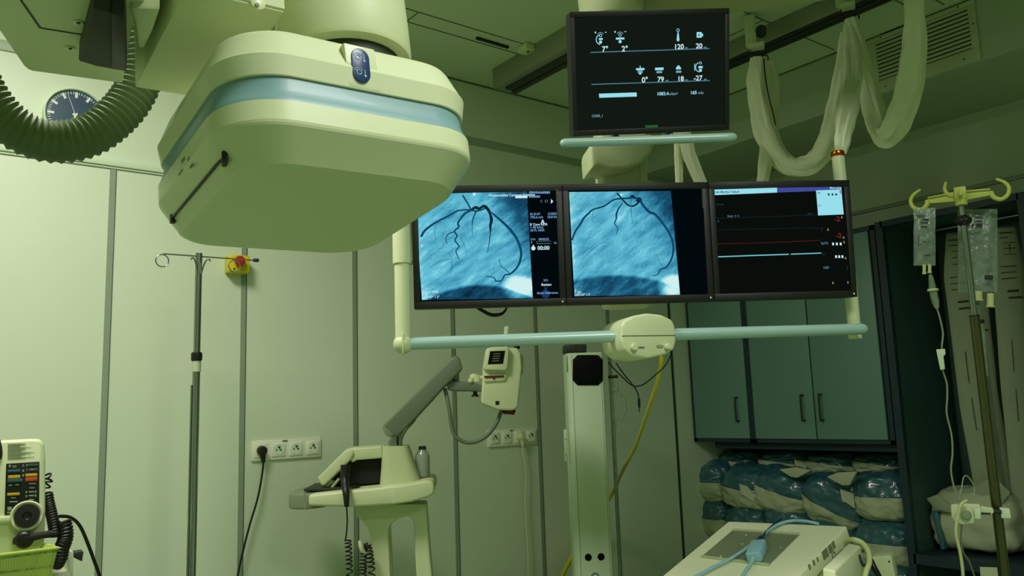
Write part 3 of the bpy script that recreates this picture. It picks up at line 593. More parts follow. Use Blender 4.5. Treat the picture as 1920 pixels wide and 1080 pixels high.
blk(845, 358, 849, 398, 3); ring_(878, 378, .0125, .002, 3, 1.9, 4.5); ring_(880, 354, .003, .0013, 3); blk(868, 372, 892, 384, 3); dot(880, 396, .0042, 3)
blk(569, 705, 640, 722, 5)
part('screen', s, ['screen_top', 's_line', 's_white', 's_window', 's_soft', 's_badge'], T, smooth=False, fixn=False)
# ================================================================ the ceiling boom that carries the screens
cb = at(1163, 330, D=2.46); CX, CY = cb.x, cb.y
BF = Fr((CX, CY, 0), -.5637)
B = thing('monitor_boom', 'cream ceiling boom with pale blue grab bars that carries the four monitors', 'monitor boom', (CX, CY, 0))
zdome = at(1160, 18, D=2.46).z
m = MB(); m.box((CX, CY, (1.78+zdome)/2), (.135, .11, zdome-1.78), BF.R, .012, 3); m.mi = 1; m.fbox(BF, (.0475, -.058, 1.78), (.0675, -.05, zdome)); part('column', m, ['cream_soft', 'cream'], B)
m = MB(); m.lathe((CX, CY, zdome-.008), (0, 0, 1), [(.05, 0), (.082, .006), (.098, .03), (.102, .09), (.1, .16)], 40); part('column_head', m, 'cream', B)
zA = zdome+.05
m = MB(); m.prism([at(a, b, Z=zA) for a, b in ((1150, 22), (1370, 27), (1575, -2), (1750, -28), (1690, -100), (1370, -42), (1150, -48))], (0, 0, ZC-zA+.001), .006); ARMB = part('boom_arm', m, 'beam_cream', B)
# upper mount: a bowl under the upper screen
mp = at(1170, 262, D=2.34); MF = Fr(mp, -.5294)
m = MB(); m.prism([MF.px(a, b) for a, b in ((1106, 276), (1112, 262), (1135, 252), (1225, 250), (1232, 262), (1222, 285), (1202, 306), (1178, 315), (1150, 317), (1124, 310), (1109, 318))], MF.y*.13, .010, 3); part('screen_mount', m, 'cream_soft', B)
m = MB(); m.cyl(UF.p(0, .05, 0), V((CX, CY, UF.o.z+.03)), .035); m.box(V((CX, CY, UF.o.z+.03)), (.15, .13, .1), BF.R, .01); part('tilt_joint', m, 'cream_soft', B)
m = MB(); pa, pb = at(1050, 268.5, D=2.16), at(1382, 257, D=2.16); d = (pb-pa).normalized()
m.tube([pa-d*.0003, pa+d*.0012, pa+d*.004, pa+d*.012, pa+d*.03, pb-d*.03, pb-d*.012, pb-d*.004, pb-d*.0012, pb+d*.0003], [.001, .005, .0088, .0118, .0118, .0118, .0118, .0088, .005, .001], 18, 1); m.cyl(pa.lerp(pb, .35), pa.lerp(pb, .35)+UF.y*.1+V((0, 0, .02)), .008); m.cyl(pa.lerp(pb, .66), pa.lerp(pb, .66)+UF.y*.1+V((0, 0, .02)), .008); part('grab_bar', m, 'blue_bar', B, 'short pale blue bar under the upper monitor')
pL, pR = at(756, 645, D=2.15), at(1612, 617, D=2.27); hx = at(1166, 630, D=2.2); hx2 = at(1266, 627, D=2.22)
m = MB(); m.tube([pL, pL.lerp(hx, .5), hx+(hx-pL).normalized()*.04], [.0168, .0165, .016], 20, 3); part('grab_bar', m, 'blue_bar', B, 'long pale blue bar, left half')
m = MB(); d = (pR-hx2).normalized(); m.tube([hx2-d*.04, hx2.lerp(pR, .5), pR+d*.006, pR+d*.014, pR+d*.019, pR+d*.0225, pR+d*.0232], [.0165, .0160, .0155, .0135, .0095, .004, .001], 20, 1); part('grab_bar', m, 'blue_bar', B, 'long pale blue bar, right half')
tl = at(751, 440, D=2.19); tb = V((pL.x, pL.y, pL.z))
def vert(a, b, D): return at(a, b, D=D)
lt = V((tb.x, tb.y, vert(752, 492, 2.16).z)); ltop = V((tb.x, tb.y, lt.z+.16))
m = MB(); m.cyl(tb+V((0, 0, .0)), lt, .0205, n=28); m.mi = 1; m.sphere(tb, .0265); m.box(tb+V((.0, .0, -.0)), (.0035, .054, .054), BF.R, .001); m.mi = 0; part('left_post', m, ['cream', 'cream_soft'], B)
m = MB(); m.cyl(lt, ltop, .0245, n=28); m.box((lt+ltop)/2+BF.x*.025+BF.y*.03, (.05, .05, .15), BF.R, .006); part('post_sleeve', m, 'cream', B)
rd = V((pR.x, pR.y, 0)).normalized(); rb = V((pR.x, pR.y, pR.z))-(pR-hx2).normalized()*.016+rd*.07; rt = at(1574, 276, D=2.32)
m = MB(); m.cyl((rb.x, rb.y, rb.z-.022), (rb.x, rb.y, rt.z), .0180, n=28); m.cyl(rb, rb-rd*.07, .012); part('right_post', m, 'cream', B)
m = MB(); m.lathe((rb.x, rb.y, rt.z-.002), (0, 0, 1), [(.0185, 0), (.0195, .004), (.0195, .012), (.0185, .016)], 28); part('copper_ring', m, 'copper', B, 'shiny copper-brown tape ring')
# control box in the middle of the bar
HF = Fr(at(1216, 630, D=2.16), -.40)
front = ((1165, 640), (1165, 612), (1171, 600), (1186, 592), (1214, 587), (1241, 590), (1260, 599), (1266, 610), (1268, 640), (1264, 655), (1250, 664), (1216, 672), (1184, 667), (1170, 655))
m = MB(); m.ppx(HF, front, .15, 0, .007, 3); CB = part('control_box', m, 'cream', B)
m = MB(); m.prism([HF.px(a, b, -.0006) for a, b in ((1167, 630.6), (1266, 629.6), (1266, 628.2), (1167, 629.2))], HF.y*.002); part('seam_line', m, 'dark_recess', CB)
for a, b, r in ((1188, 651, .0095), (1251, 650, .0085)):
    m = MB(); m.lathe(HF.px(a, b), -HF.y, [(r*.8, 0), (r, .003), (r, .009), (r*.85, .012), (0, .0125)], 24); part('knob', m, 'cream_gloss', CB)
m = MB(); m.mi = 0
for i in range(6): m.ppx(HF, ((1195.5+i*2.2, 650), (1197+i*2.2, 650), (1197+i*2.2, 653.5), (1195.5+i*2.2, 653.5)), .002, -.0006)
m.ribbon([HF.px(1237.5+6.5*math.cos(t/14*2*math.pi), 650+2.6*math.sin(t/14*2*math.pi), -.0007) for t in range(15)], .0012, HF.y, 1); m.ribbon([HF.px(1232, 651.5, -.0007), HF.px(1236, 649.5, -.0007), HF.px(1242, 651.5, -.0007)], .0011, HF.y, 1)
part('marking', m, 'print_dark', CB)
m = MB(); m.box(V((CX, CY, 1.86)), (.9, .03, .05), BF.R, .004); m.cyl(LW.p(-.41, .08, 0), LW.p(.41, .08, 0), .02)
for i in (-.41, 0, .41): m.cyl(LW.p(i, .07, 0), LW.p(i, .14, -.07), .02)
part('screen_bracket', m, 'dark_recess', B)
# the loose leads under the control box
def lead(name, pts, r, mt, label, cat='cable', end=None, group=None):
    m = MB(); m.tube([at(a, b, D=d) for a, b, d in pts], r, 10, 8)
    if end:
        a, b = [at(*q[:2], D=q[2]) for q in end]; m.cyl(a, b, .0042, .0034, 12); m.cyl(b, b+(b-a).normalized()*.012, .0014, n=8)
    return solo(name, m, mt, label, cat, group)
lead('black_lead', [(1140, 679, 2.33), (1150, 690, 2.33), (1166, 706, 2.32), (1186, 723, 2.32), (1206, 721, 2.31), (1230, 702, 2.3), (1247, 686, 2.28), (1257, 667, 2.26)], .0019, 'black', 'black lead looping below the control box, both ends hidden behind it')
lead('black_lead', [(1155, 681, 2.32), (1170, 702, 2.3), (1188, 724, 2.3), (1196, 738, 2.3), (1198, 750, 2.3)], .0019, 'black', 'black lead ending in a small jack plug, below the control box', end=((1198, 748, 2.3), (1198.5, 764, 2.3)))
lead('yellow_cable', [(1240, 668, 2.34), (1238, 690, 2.36), (1230, 724, 2.5), (1212, 778, 2.9), (1190, 840, 3.4), (1165, 888, 3.95), (1145, 930, 4.15), (1105, 985, 4.2), (1070, 1048, 4.12), (1050, 1090, 4.0)], [.0062, .0064, .0066, .009, .0105, .0105], 'cable_yellow', 'yellow cable running down from the control box behind the white column')
lead('cable_bundle', [(890, 574, 2.3), (902, 581, 2.3), (920, 590, 2.3), (936, 590, 2.3), (946, 584, 2.31), (953, 570, 2.33)], [.0035, .005, .0055, .004, .002], 'black', 'black cable bundle sagging under the left monitor of the row')
# ================================================================ ceiling rails, cable carriers, fabric sleeves
T = thing('ceiling_rail', 'grey slotted ceiling rail left of the upper monitor', 'ceiling rail', (2.36, 1.9, 3.06), group=None)
m = MB(); m.box((2.36, 1.55, 3.115), (.13, 3.1, .104), bev=.003); part('rail_body', m, 'rail_grey', T)
m = MB(); m.box((2.35, 1.55, 3.06), (.035, 3.0, .012)); m.box((2.40, 1.55, 3.058), (.03, 3.04, .016), bev=.003); part('slot', m, 'rail_dark', T, 'dark slot along the underside')
m = MB(); q = at(958, 94, Z=3.13); m.box((2.275, 2.80, 3.150), (.06, .07, .030), bev=.004); m.mi = 1; m.cyl((2.275, 2.79, 3.136), (2.275, 2.79, 3.132), .006, n=12); part('end_bracket', m, ['cream', 'black'], T, 'small cream end bracket')
T = thing('ceiling_rail', 'dark ceiling rail right of the upper monitor, carrying the cable trolleys', 'ceiling rail', (3.1, 1.5, 3.09))
m = MB(); m.box((3.10, .9, 3.125), (.10, 3.1, .08), bev=.003); part('rail_body', m, 'rail_grey', T)
m = MB(); m.box((3.10, .9, 3.083), (.03, 3.05, .012)); m.box((3.064, .9, 3.083), (.02, 3.08, .008)); m.box((3.136, .9, 3.083), (.02, 3.08, .008)); part('slot', m, 'rail_dark', T, 'dark slot along the underside')
def trolley(label, px, py, D):
    q = at(px, py, D=D); f = facing(px, py, D); T = thing('cable_trolley', label, 'cable trolley', q, group='cable trolleys')
    k = D/F
    m = MB(); m.fbox(f, (-9*k, -.02, -2*k), (11*k, .02, 58*k), .006, 3); m.fbox(f, (-4*k, -.03, -8*k), (24*k, .03, 0), .004); part('hanger_body', m, 'cream_soft', T)
    m = MB(); m.cyl(f.p(20*k, -.02, 24*k), f.p(20*k, .02, 24*k), .022); part('wheel', m, 'rail_dark', T)
    m = MB(); m.tube([f.p(-2*k, 0, -6*k), f.p(-1*k, 0, -16*k), f.p(1*k, 0, -24*k), f.p(14*k, 0, -25*k), f.p(27*k, 0, -24*k), f.p(28*k, 0, -34*k)], .0028, 8, 3); part('wire_hook', m, 'black', T)
    return f
trolley('cream cable trolley on the dark rail right of the upper monitor', 1408, 85, 3.55)
trolley('dark cable trolley at the upper edge of the picture, near the air vent', 1577, 10, 3.3)
def sleeve(label, pts, flat=1.35, wr=.16, seed=0):
    P = spline([at(a, b, D=d) for a, b, w_, d in pts], 16); R = lerp_list([w_*d/F/2 for a, b, w_, d in pts], len(P)); m = MB(); n = 28; rings = []
    d0 = CF
    for i, p in enumerate(P):
        t = (P[min(i+1, len(P)-1)]-P[max(i-1, 0)]).normalized(); x = t.cross(d0).normalized(); y = t.cross(x); rg = []
        for j in range(n):
            a = 2*math.pi*j/n; q = V((math.cos(a)*2+seed*3.1, math.sin(a)*2, i*.10)); k = 1+wr*1.3*noise.noise(q)+wr*.9*noise.noise(V((q.x*2.2, q.y*2.2, i*.03)))+.11*math.cos(3*a+i*.015+seed)+.08*math.cos(5*a-i*.02)
            rg.append(p+x*math.cos(a)*R[i]*k+y*math.sin(a)*R[i]*k/flat)
        rings.append(rg)
    m.loft(rings); return solo('cable_sleeve', m, 'fabric', label, 'cable sleeve', 'white fabric cable sleeves')
sleeve('white fabric cable sleeve sagging in a deep U between the two trolleys', [(1420, 108, 26, 3.55), (1419, 150, 36, 3.55), (1426, 200, 40, 3.55), (1440, 255, 40, 3.53), (1464, 298, 38, 3.5), (1494, 312, 34, 3.47), (1528, 300, 38, 3.44), (1554, 262, 40, 3.4), (1568, 200, 36, 3.36), (1580, 130, 30, 3.33), (1584, 60, 14, 3.3)], seed=1)
sleeve('white fabric cable sleeve dropping into the copper-ringed post above the right monitor', [(1590, 45, 16, 3.28), (1598, 100, 32, 3.2), (1598, 150, 38, 3.05), (1590, 205, 38, 2.8), (1581, 250, 32, 2.55), (1575, 282, 24, 2.40)], seed=2)
sleeve('white fabric cable sleeve hanging in a V in front of the air vent', [(1594, 36, 20, 3.28), (1606, 80, 30, 3.25), (1624, 150, 34, 3.2), (1640, 212, 42, 3.15), (1652, 250, 44, 3.1), (1664, 252, 40, 3.06), (1682, 226, 46, 3.02), (1700, 170, 50, 2.98), (1712, 100, 44, 2.94), (1714, 30, 36, 2.9), (1712, -70, 36, 2.86)], seed=3)
sleeve('narrow white fabric cable sleeve behind the deep U-shaped one, above the right monitor', [(1446, 116, 14, 3.62), (1450, 160, 22, 3.62), (1447, 215, 24, 3.62), (1438, 270, 26, 3.55), (1432, 320, 22, 3.45), (1424, 370, 20, 3.4)], seed=4)
sleeve('white fabric cable sleeve curving down between the upper monitor and the row of three', [(1278, 215, 22, 2.7), (1284, 255, 24, 2.7), (1293, 295, 24, 2.7), (1308, 330, 22, 2.7), (1328, 372, 20, 2.7)], seed=5)
sleeve('thin straight white fabric cable sleeve just left of the curving one', [(1268, 215, 12, 2.72), (1270, 270, 13, 2.72), (1272, 320, 14, 2.72), (1274, 375, 14, 2.72)], seed=6)
lead('thin_cable', [(1432, 110, 3.5), (1435, 145, 3.49), (1441, 180, 3.48), (1450, 215, 3.47), (1454, 235, 3.47)], .003, 'black', 'thin black cord along the edge of the U-shaped fabric sleeve')
# the vent in the boxed-in duct
T = thing('air_vent', 'slatted air vent in the duct under the ceiling, at the upper right', 'air vent', (XB, 1.62, 2.885))
y0, y1, z0, z1 = 1.415, 1.828, 2.945, 3.138
m = MB()
for a, b in (((1.385, 2.885), (1.868, z0)), ((1.385, z1), (1.868, 3.158)), ((1.385, z0), (y0, z1)), ((y1, z0), (1.868, z1))): m.box((XB-.006, (a[0]+b[0])/2, (a[1]+b[1])/2), (.012, b[0]-a[0], b[1]-a[1]), bev=.002)
part('frame', m, 'grille', T)
m = MB(); m.box((XB-.001, (y0+y1)/2, (z0+z1)/2), (.002, y1-y0, z1-z0)); part('backing', m, 'black', T, 'dark opening')
for i in range(10):
    m = MB(); m.box((XB-.008, (y0+y1)/2, z0+(i+.55)*(z1-z0)/10), (.005, y1-y0, .0122), Matrix.Rotation(.12, 3, 'Y')); part('slat', m, 'grille', T)
for y, z in ((1.45, 2.91), (1.62, 2.91), (1.80, 2.91), (1.45, 3.148), (1.8, 3.148), (1.398, 3.05)):
    m = MB(); m.lathe((XB-.012, y, z), (-1, 0, 0), [(.004, 0), (.003, .001)], 10); part('screw', m, 'dark_recess', T)
# ================================================================ the wall cabinets
XC = 3.85
def cabinet(label, y0, y1, doors, left):
    T = thing('wall_cabinet', label, 'cabinet', (XC+.2, (y0+y1)/2, 1.265), group='teal wall cabinets')
    m = MB(); z0, z1 = 1.266, 2.338
    m.box((XC+.2, (y0+y1)/2, (z0+z1)/2), (.37, y1-y0, z1-z0-.0)); m.box((XC+.008, (y0+y1)/2, z0+.010), (.03, y1-y0, .02)); m.box((XC+.008, (y0+y1)/2, z1-.012), (.03, y1-y0, .024))
    m.box((XC+.008, y0+.012, (z0+z1)/2), (.03, .024, z1-z0)); m.box((XC+.008, y1-.012, (z0+z1)/2), (.03, .024, z1-z0)); part('carcass', m, 'frame_navy', T)
    for a, b, hy in doors:
        m = MB(); m.box((XC-.002, (a+b)/2, (1.2885+2.312)/2), (.018, b-a-.004, 2.312-1.2885), bev=.0015); D_ = part('door', m, 'door_teal', T)
        m = MB(); zz = 1.45; m.tube([V((XC-.010, hy, zz+.065)), V((XC-.030, hy, zz+.065)), V((XC-.036, hy, zz+.058)), V((XC-.036, hy, zz-.058)), V((XC-.030, hy, zz-.065)), V((XC-.010, hy, zz-.065))], .0052, 10, 3); part('handle', m, 'handle_dark', D_)
    return T
hz = at(1391, 778, X=XC-.03)
cabinet('single-door teal wall cabinet with a dark frame, next to the back wall', 2.872, 3.292, [(2.89, 3.276, 2.955)], True)
cabinet('double-door teal wall cabinet with dark frame, beside the tall open niche', 2.062, 2.871, [(2.476, 2.853, 2.535), (2.094, 2.472, 2.428)], False)
m = MB(); m.box((XC+.21, 2.62, 1.245), (.34, 1.12, .035), bev=.003); solo('light_pelmet', m, 'frame_navy', 'dark narrow board under the teal wall cabinets', 'board')
# the open shelving below, and the tall niche to the right
T = thing('shelf_unit', 'dark open shelving full of blue and white packs under the teal cabinets', 'shelf', (XC+.25, 2.65, 0))
m = MB(); m.box((XC+.26, 2.052, .62), (.5, .010, 1.24)); m.box((4.405, 2.66, .62), (.02, 1.24, 1.24)); part('side_panel', m, 'frame_navy', T)
for z in (.09, .36, .62):
    m = MB(); m.box((XC+.30, 2.68, z), (.42, 1.2, .018)); part('shelf_board', m, 'frame_navy', T)
NY0, NY1 = 1.40, 2.02
T = thing('tall_niche', 'tall open dark niche cabinet at the right, hung with long packets', 'cabinet', (4.1, 1.71, 0))
m = MB(); m.box((4.12, NY1+.006, 1.17), (.54, .014, 2.33)); m.box((4.12, NY0-.012, 1.17), (.54, .024, 2.33)); part('side_panel', m, 'niche_panel', T)
m = MB(); m.box((4.402, (NY0+NY1)/2, 1.17), (.016, NY1-NY0, 2.33)); part('back_panel', m, 'niche_back', T)
m = MB(); m.box((XC-.012, NY1+.008, 1.17), (.03, .036, 2.345)); m.box((XC-.012, NY0-.012, 1.17), (.03, .036, 2.345)); m.box((XC-.012, (NY0+NY1)/2, 2.328), (.03, NY1-NY0, .03)); part('front_frame', m, 'frame_navy', T)
m = MB(); m.box((4.12, (NY0+NY1)/2, 2.335), (.54, NY1-NY0, .02)); part('top_panel', m, 'niche_panel', T)
zs = .77
m = MB(); m.box((4.12, (NY0+NY1)/2, zs-.012), (.54, NY1-NY0, .024)); m.box((XC-.012, (NY0+NY1)/2, zs-.02), (.03, NY1-NY0, .045)); part('shelf', m, 'frame_navy', T)
m = MB(); m.box((4.12, (NY0+NY1)/2, .06), (.54, NY1-NY0, .12)); part('plinth', m, 'frame_navy', T)
m = MB(); m.cyl((4.12, NY0, 2.305), (4.12, NY1, 2.305), .008, n=12); part('hanging_rod', m, 'steel', T)
# ---------------------------------------------------------------- packs of drapes on the shelves
def pack(label, px0, py0, px1, py1, X, dep, seed, frac=.5, tilt=0, bulge=1.0, slope=0):
    """a soft parcel: blue film above, white paper below, crumpled"""
    a, b = at(px0, py1, X=X), at(px1, py0, X=X); y0, y1 = max(b.y, 2.063), a.y
    z0, z1 = a.z, max(b.z, at(px0, py0, X=X).z); c = V((X+dep/2, (y0+y1)/2, (z0+z1)/2)); hw, hh = abs(y1-y0)/2, (z1-z0)/2
    T = thing('drape_pack', label, 'wrapped pack', (c.x, c.y, z0), group='blue and white drape packs on the shelves')
    t = bmesh.new(); bmesh.ops.create_cube(t, size=2); bmesh.ops.subdivide_edges(t, edges=list(t.edges), cuts=27, use_grid_fill=True)
    Rx = Matrix.Rotation(tilt, 3, 'X')
    for v in t.verts:
        p = v.co.copy(); e = 3.6
        l = (abs(p.x)**e+abs(p.y)**e+abs(p.z)**e)**(1/e); p = p/l if l > 0 else p
        q = p*1.7+V((seed*5.3, seed*2.1, 0)); k = 1+.09*noise.noise(q*1.2)+.05*noise.noise(q*3)
        up = p.z > -1+2*frac
        p = p*k; pz = p.z
        if pz > 0: p.x *= 1-.10*pz; p.y *= 1-.08*pz*bulge
        v.co = Rx @ V((p.x*dep/2, p.y*hw*1.0, p.z*hh*1.02)); 
    pn = V((.12*noise.noise(V((seed, 1, 2))), -slope-.06*noise.noise(V((seed, 7, 2))), 1)).normalized(); po = V((0, 0, hh*(-1+2*frac)))
    for nm, mt, sel in (('film_top', 'blue_wrap', True), ('paper_base', 'paper', False)):
        t2 = t.copy(); bmesh.ops.bisect_plane(t2, geom=list(t2.verts)+list(t2.edges)+list(t2.faces), plane_co=Rx @ po, plane_no=Rx @ pn, clear_inner=sel, clear_outer=not sel)
        if not sel:
            for v in t2.verts: v.co.x *= 1.02; v.co.y *= 1.015
        for v in t2.verts: v.co += c
        m = MB(); m.merge(t2)
        if not sel and seed % 2 == 0:                                                  # a loose ear of the wrapping
            m.prism([c+V((-dep/2-.004, hw*.70, -hh*.5)), c+V((-dep/2-.03, hw*1.04, -hh*.15)), c+V((-dep/2-.02, hw*1.12, hh*.25)), c+V((-dep/2+.02, hw*.8, hh*.05))], (.006, 0, .004), .002)
        part(nm, m, mt, T, {'film_top': 'glossy blue film', 'paper_base': 'white paper'}[nm], ang=80)
    t.free()
pk = [
 ('leftmost pack of the upper front row, blue top and white base', 1262, 868, 1347, 938, 3.875, .34, 2, .50, 0, 1, 0),
 ('second pack of the upper front row, taller blue top over a slanting white base', 1343, 876, 1424, 956, 3.875, .36, 3, .48, .04, 1, .1),
 ('third pack of the upper front row, white base overlapping its left neighbour', 1400, 880, 1500, 962, 3.875, .36, 4, .50, .10, 1, .15),
 ('tilted pack in the upper front row with a mostly blue, sloping face', 1492, 893, 1601, 984, 3.875, .36, 5, .38, .22, 1, .2),
 ('rightmost pack of the upper front row, wide blue top, beside the niche frame', 1590, 888, 1698, 976, 3.875, .36, 6, .50, -.03, 1, 0),
 ('leftmost pack of the second row, white ear sticking out to the left', 1272, 938, 1352, 1006, 3.875, .34, 8, .52, .03, 1, 0),
 ('second pack of the second row, dark blue top just above the white console', 1350, 950, 1424, 1016, 3.875, .34, 7, .52, .05, 1, 0),
 ('third pack of the second row, behind the far edge of the console', 1420, 954, 1502, 1022, 3.875, .34, 9, .5, .08, 1, 0),
 ('fourth pack of the second row, half hidden by the console corner', 1500, 978, 1592, 1044, 3.875, .34, 11, .5, .04, 1, 0),
 ('rightmost pack of the second row, shiny blue over a tall white base', 1590, 978, 1703, 1064, 3.875, .36, 13, .52, 0, 1, 0),
 ('pack at the lower left of the shelves, pale and mostly in shadow', 1248, 1005, 1330, 1130, 3.875, .34, 10, .6, .0, 1, 0),
 ('lowest right pack on the shelves, just below the shiny one', 1600, 1060, 1706, 1130, 3.875, .34, 12, .5, 0, 1, 0),
]
for a in pk: pack(*a)
for i, (l, x0, y0, x1, y1) in enumerate((('leftmost dark pack at the back of the top row, under the cabinet', 1336, 846, 1412, 884), ('middle dark pack at the back of the top row', 1412, 846, 1502, 886), ('dark pack at the back of the top row above the tilted one', 1500, 848, 1590, 890), ('rightmost dark pack at the back of the top row', 1588, 850, 1690, 890))):
    pack(l, x0, y0, x1, y1, 4.03, .34, 20+i, .5, 0, 1, .1)
def sheet(label, pp, X, th, cat='paper flap', mt='paper', name='paper_flap'):
    m = MB(); m.prism([at(a, b, X=X) for a, b in pp], (th, 0, 0), .002); return solo(name, m, mt, label, cat)
sheet('loose white paper flap on the top row, above the third front pack', ((1460, 880), (1492, 876), (1520, 882), (1494, 896), (1482, 894)), 3.86, .02)
sheet('loose white paper flap on the top row, between the tilted pack and the rightmost', ((1550, 894), (1570, 886), (1606, 884), (1592, 910), (1578, 910)), 3.83, .02)
# ---------------------------------------------------------------- inside the niche
def pouch(label, pts, wpx, X, seed, prints):
    """a long flat sterile packet: a thin pillow hung by its upper end"""
    P = spline([at(a, b, X=x) for a, b, x in pts], 8); W = lerp_list([w_ for w_ in wpx], len(P)); T = thing('catheter_packet', label, 'packet', P[-1], group='long hanging packets')
    m = MB(); rings = []; n = 14; fr_ = []
    for i, p in enumerate(P):
        t = (P[min(i+1, len(P)-1)]-P[max(i-1, 0)]).normalized(); d = ray(960, 540); d = (p-EYE).normalized(); x = t.cross(d).normalized()
        if x.dot(CR) < 0: x = -x
        y = x.cross(t).normalized(); k = (p-EYE).dot(CF)/F; fr_.append((p, x, y, t, k)); rg = []
        for j in range(n):
            a = 2*math.pi*j/n; q = V((i*.16, math.cos(a)*1.5, seed*4.)); rg.append(p+x*math.cos(a)*W[i]*k/2*(1+.05*noise.noise(q))+y*math.sin(a)*(.010 if 0 < i < len(P)-1 else .003)*(1+.5*noise.noise(q*2)))
        rings.append(rg)
    m.loft(rings); m.mi = 1
    for s_, u, l, h in prints:
        i = min(len(P)-1, int(s_*len(P))); p, x, y, t, k = fr_[i]; yy = y if y.dot(EYE-p) > 0 else -y
        if yy.dot(EYE-p) < 0: yy = -yy
        q = p+yy*.0125+x*u*W[i]*k; m.prism([q-x*l*k/2-t*h*k/2, q+x*l*k/2-t*h*k/2, q+x*l*k/2+t*h*k/2, q-x*l*k/2+t*h*k/2], yy*.0015)
    part('packet_body', m, ['pouch_paper', 'print_dark'], T, ang=80)
pr = [(.06, 0, 22, 2.2), (.075, -.1, 14, 1.5), (.12, .1, 20, 1), (.125, .1, 1, 16), (.16, .1, 20, 1), (.14, .1, 20, 1), (.20, 0, 24, 1.2), (.215, .05, 22, 1.2), (.23, 0, 24, 1.2), (.245, .05, 20, 1.2), (.26, 0, 24, 1.2), (.30, .1, 18, 3.5), (.33, .15, 22, 3), (.5, -.06, 1.2, 60), (.62, -.04, 1.2, 60)]
pouch('long pale printed packet hanging in the niche, left of the drip stand pole', [(1789, 436, 4.12), (1795, 520, 4.12), (1808, 620, 4.12), (1826, 760, 4.12), (1846, 880, 4.12), (1858, 960, 4.12)], [26, 44, 46, 46, 44, 42], 4.12, 1, pr)
pouch('long pale printed packet hanging at the right edge, behind the big fluid bag', [(1885, 424, 4.10), (1890, 500, 4.10), (1898, 600, 4.10), (1908, 740, 4.10), (1922, 900, 4.10), (1932, 1020, 4.10)], [30, 50, 52, 52, 48, 46], 4.10, 2, pr)
pouch('plain pale packet hanging between the two printed ones, just right of the pole', [(1836, 470, 4.2), (1842, 600, 4.2), (1856, 760, 4.2), (1880, 880, 4.2), (1912, 1000, 4.2)], [18, 26, 34, 40, 44], 4.2, 3, [(.3, 0, 16, 3)])
# the big wrapped parcel on the niche shelf
a, b = at(1742, 1052, X=3.98), at(1895, 915, X=3.98)
T = thing('wrapped_parcel', 'large white wrapped parcel on the niche shelf behind the drip stand clamp', 'wrapped pack', (4.1, (a.y+b.y)/2, zs))
t = bmesh.new(); bmesh.ops.create_cube(t, size=2); bmesh.ops.subdivide_edges(t, edges=list(t.edges), cuts=15, use_grid_fill=True)
for v in t.verts:
    p = v.co.copy(); e = 4; l = (abs(p.x)**e+abs(p.y)**e+abs(p.z)**e)**(1/e); p = p/l; q = p*1.5+V((3, 8, 1)); p *= 1+.10*noise.noise(q*1.3)+.04*noise.noise(q*3.5)
    if p.z > 0: p.y *= 1-.10*p.z; p.x *= 1-.3*p.z
    v.co = V((4.12+p.x*.16, (a.y+b.y)/2+p.y*(a.y-b.y)*.5, zs+.145+p.z*.142))
m = MB(); m.merge(t); part('parcel_body', m, 'paper', T, ang=80)
m = MB()
for pp, x in ((((1737, 935), (1758, 927), (1786, 952), (1784, 962), (1752, 955)), 3.93), (((1772, 940), (1856, 896), (1862, 930), (1790, 962)), 4.02), (((1865, 895), (1894, 925), (1878, 946), (1860, 935)), 4.0)): m.prism([at(q[0], q[1], X=x) for q in pp], (.008, 0, .002), .003)
part('wrap_flap', m, 'pouch_paper', T, 'loose flaps of the wrapping')
m = MB(); m.prism([at(q[0], q[1], X=3.945) for q in ((1745, 958), (1758, 962), (1772, 1030), (1764, 1032))], (.06, 0, 0), .004); part('blue_side', m, 'blue_wrap', T, 'blue side seam')
for l, pp, X in (('cream price tag on the front edge of the niche shelf', ((1837, 1063), (1869, 1064), (1872, 1084), (1839, 1084)), 3.82),):
    m = MB(); m.prism([at(q[0], q[1], X=X) for q in pp], (.004, 0, 0)); solo('shelf_tag', m, 'cream', l, 'tag')
# ================================================================ right drip stand
q = at(1803, 385, D=2.6); PX, PY = q.x, q.y
def on(a, b): 
    d = ray(a, b); t = (PX*d.x+PY*d.y)/(d.x**2+d.y**2); return EYE+d*t
RF = facing(1803, 385, 2.6)
T = thing('drip_stand', 'right-hand metal drip stand with a yellowish hook head, hung with two fluid bags', 'drip stand', (PX, PY, 0))
zt, zj, zk = on(1803, 388).z, on(1822, 592).z, on(1804, 414).z
m = MB(); m.cyl((PX, PY, zj-.03), (PX, PY, zt), .0092, n=24); part('upper_pole', m, 'steel', T)
m = MB(); m.cyl((PX, PY, .09), (PX, PY, zj), .0142, n=24); m.mi = 1; m.cyl((PX, PY, zj-.004), (PX, PY, zj+.001), .0150, n=24); part('lower_pole', m, ['brass_steel', 'black'], T)
m = MB(); m.lathe((PX, PY, zk-.016), (0, 0, 1), [(.012, 0), (.016, .004), (.016, .028), (.012, .032)], 20)
for i in range(6): a = i*math.pi/3; m.sphere((PX+math.cos(a)*.012, PY+math.sin(a)*.012, zk), .0125, n=12)
part('locking_knob', m, 'black', T, 'black locking knob')
hl, hr = at(1741, 378, D=2.63), at(1856, 353, D=2.55); hl.z = hr.z = (hl.z+hr.z)/2; hc = V((PX, PY, hl.z)); ax = (hr-hl).normalized(); ah = V((0, 0, 1)); an = ax.cross(ah)
m = MB(); m.cyl((PX, PY, hc.z-.03), (PX, PY, hc.z+.022), .0175, n=20); m.box(hc+an*.0+ah*.008, (.035, .034, .04), Matrix((ax, -an, ah)).transposed(), .004); part('hook_hub', m, 'hook_yellow', T)
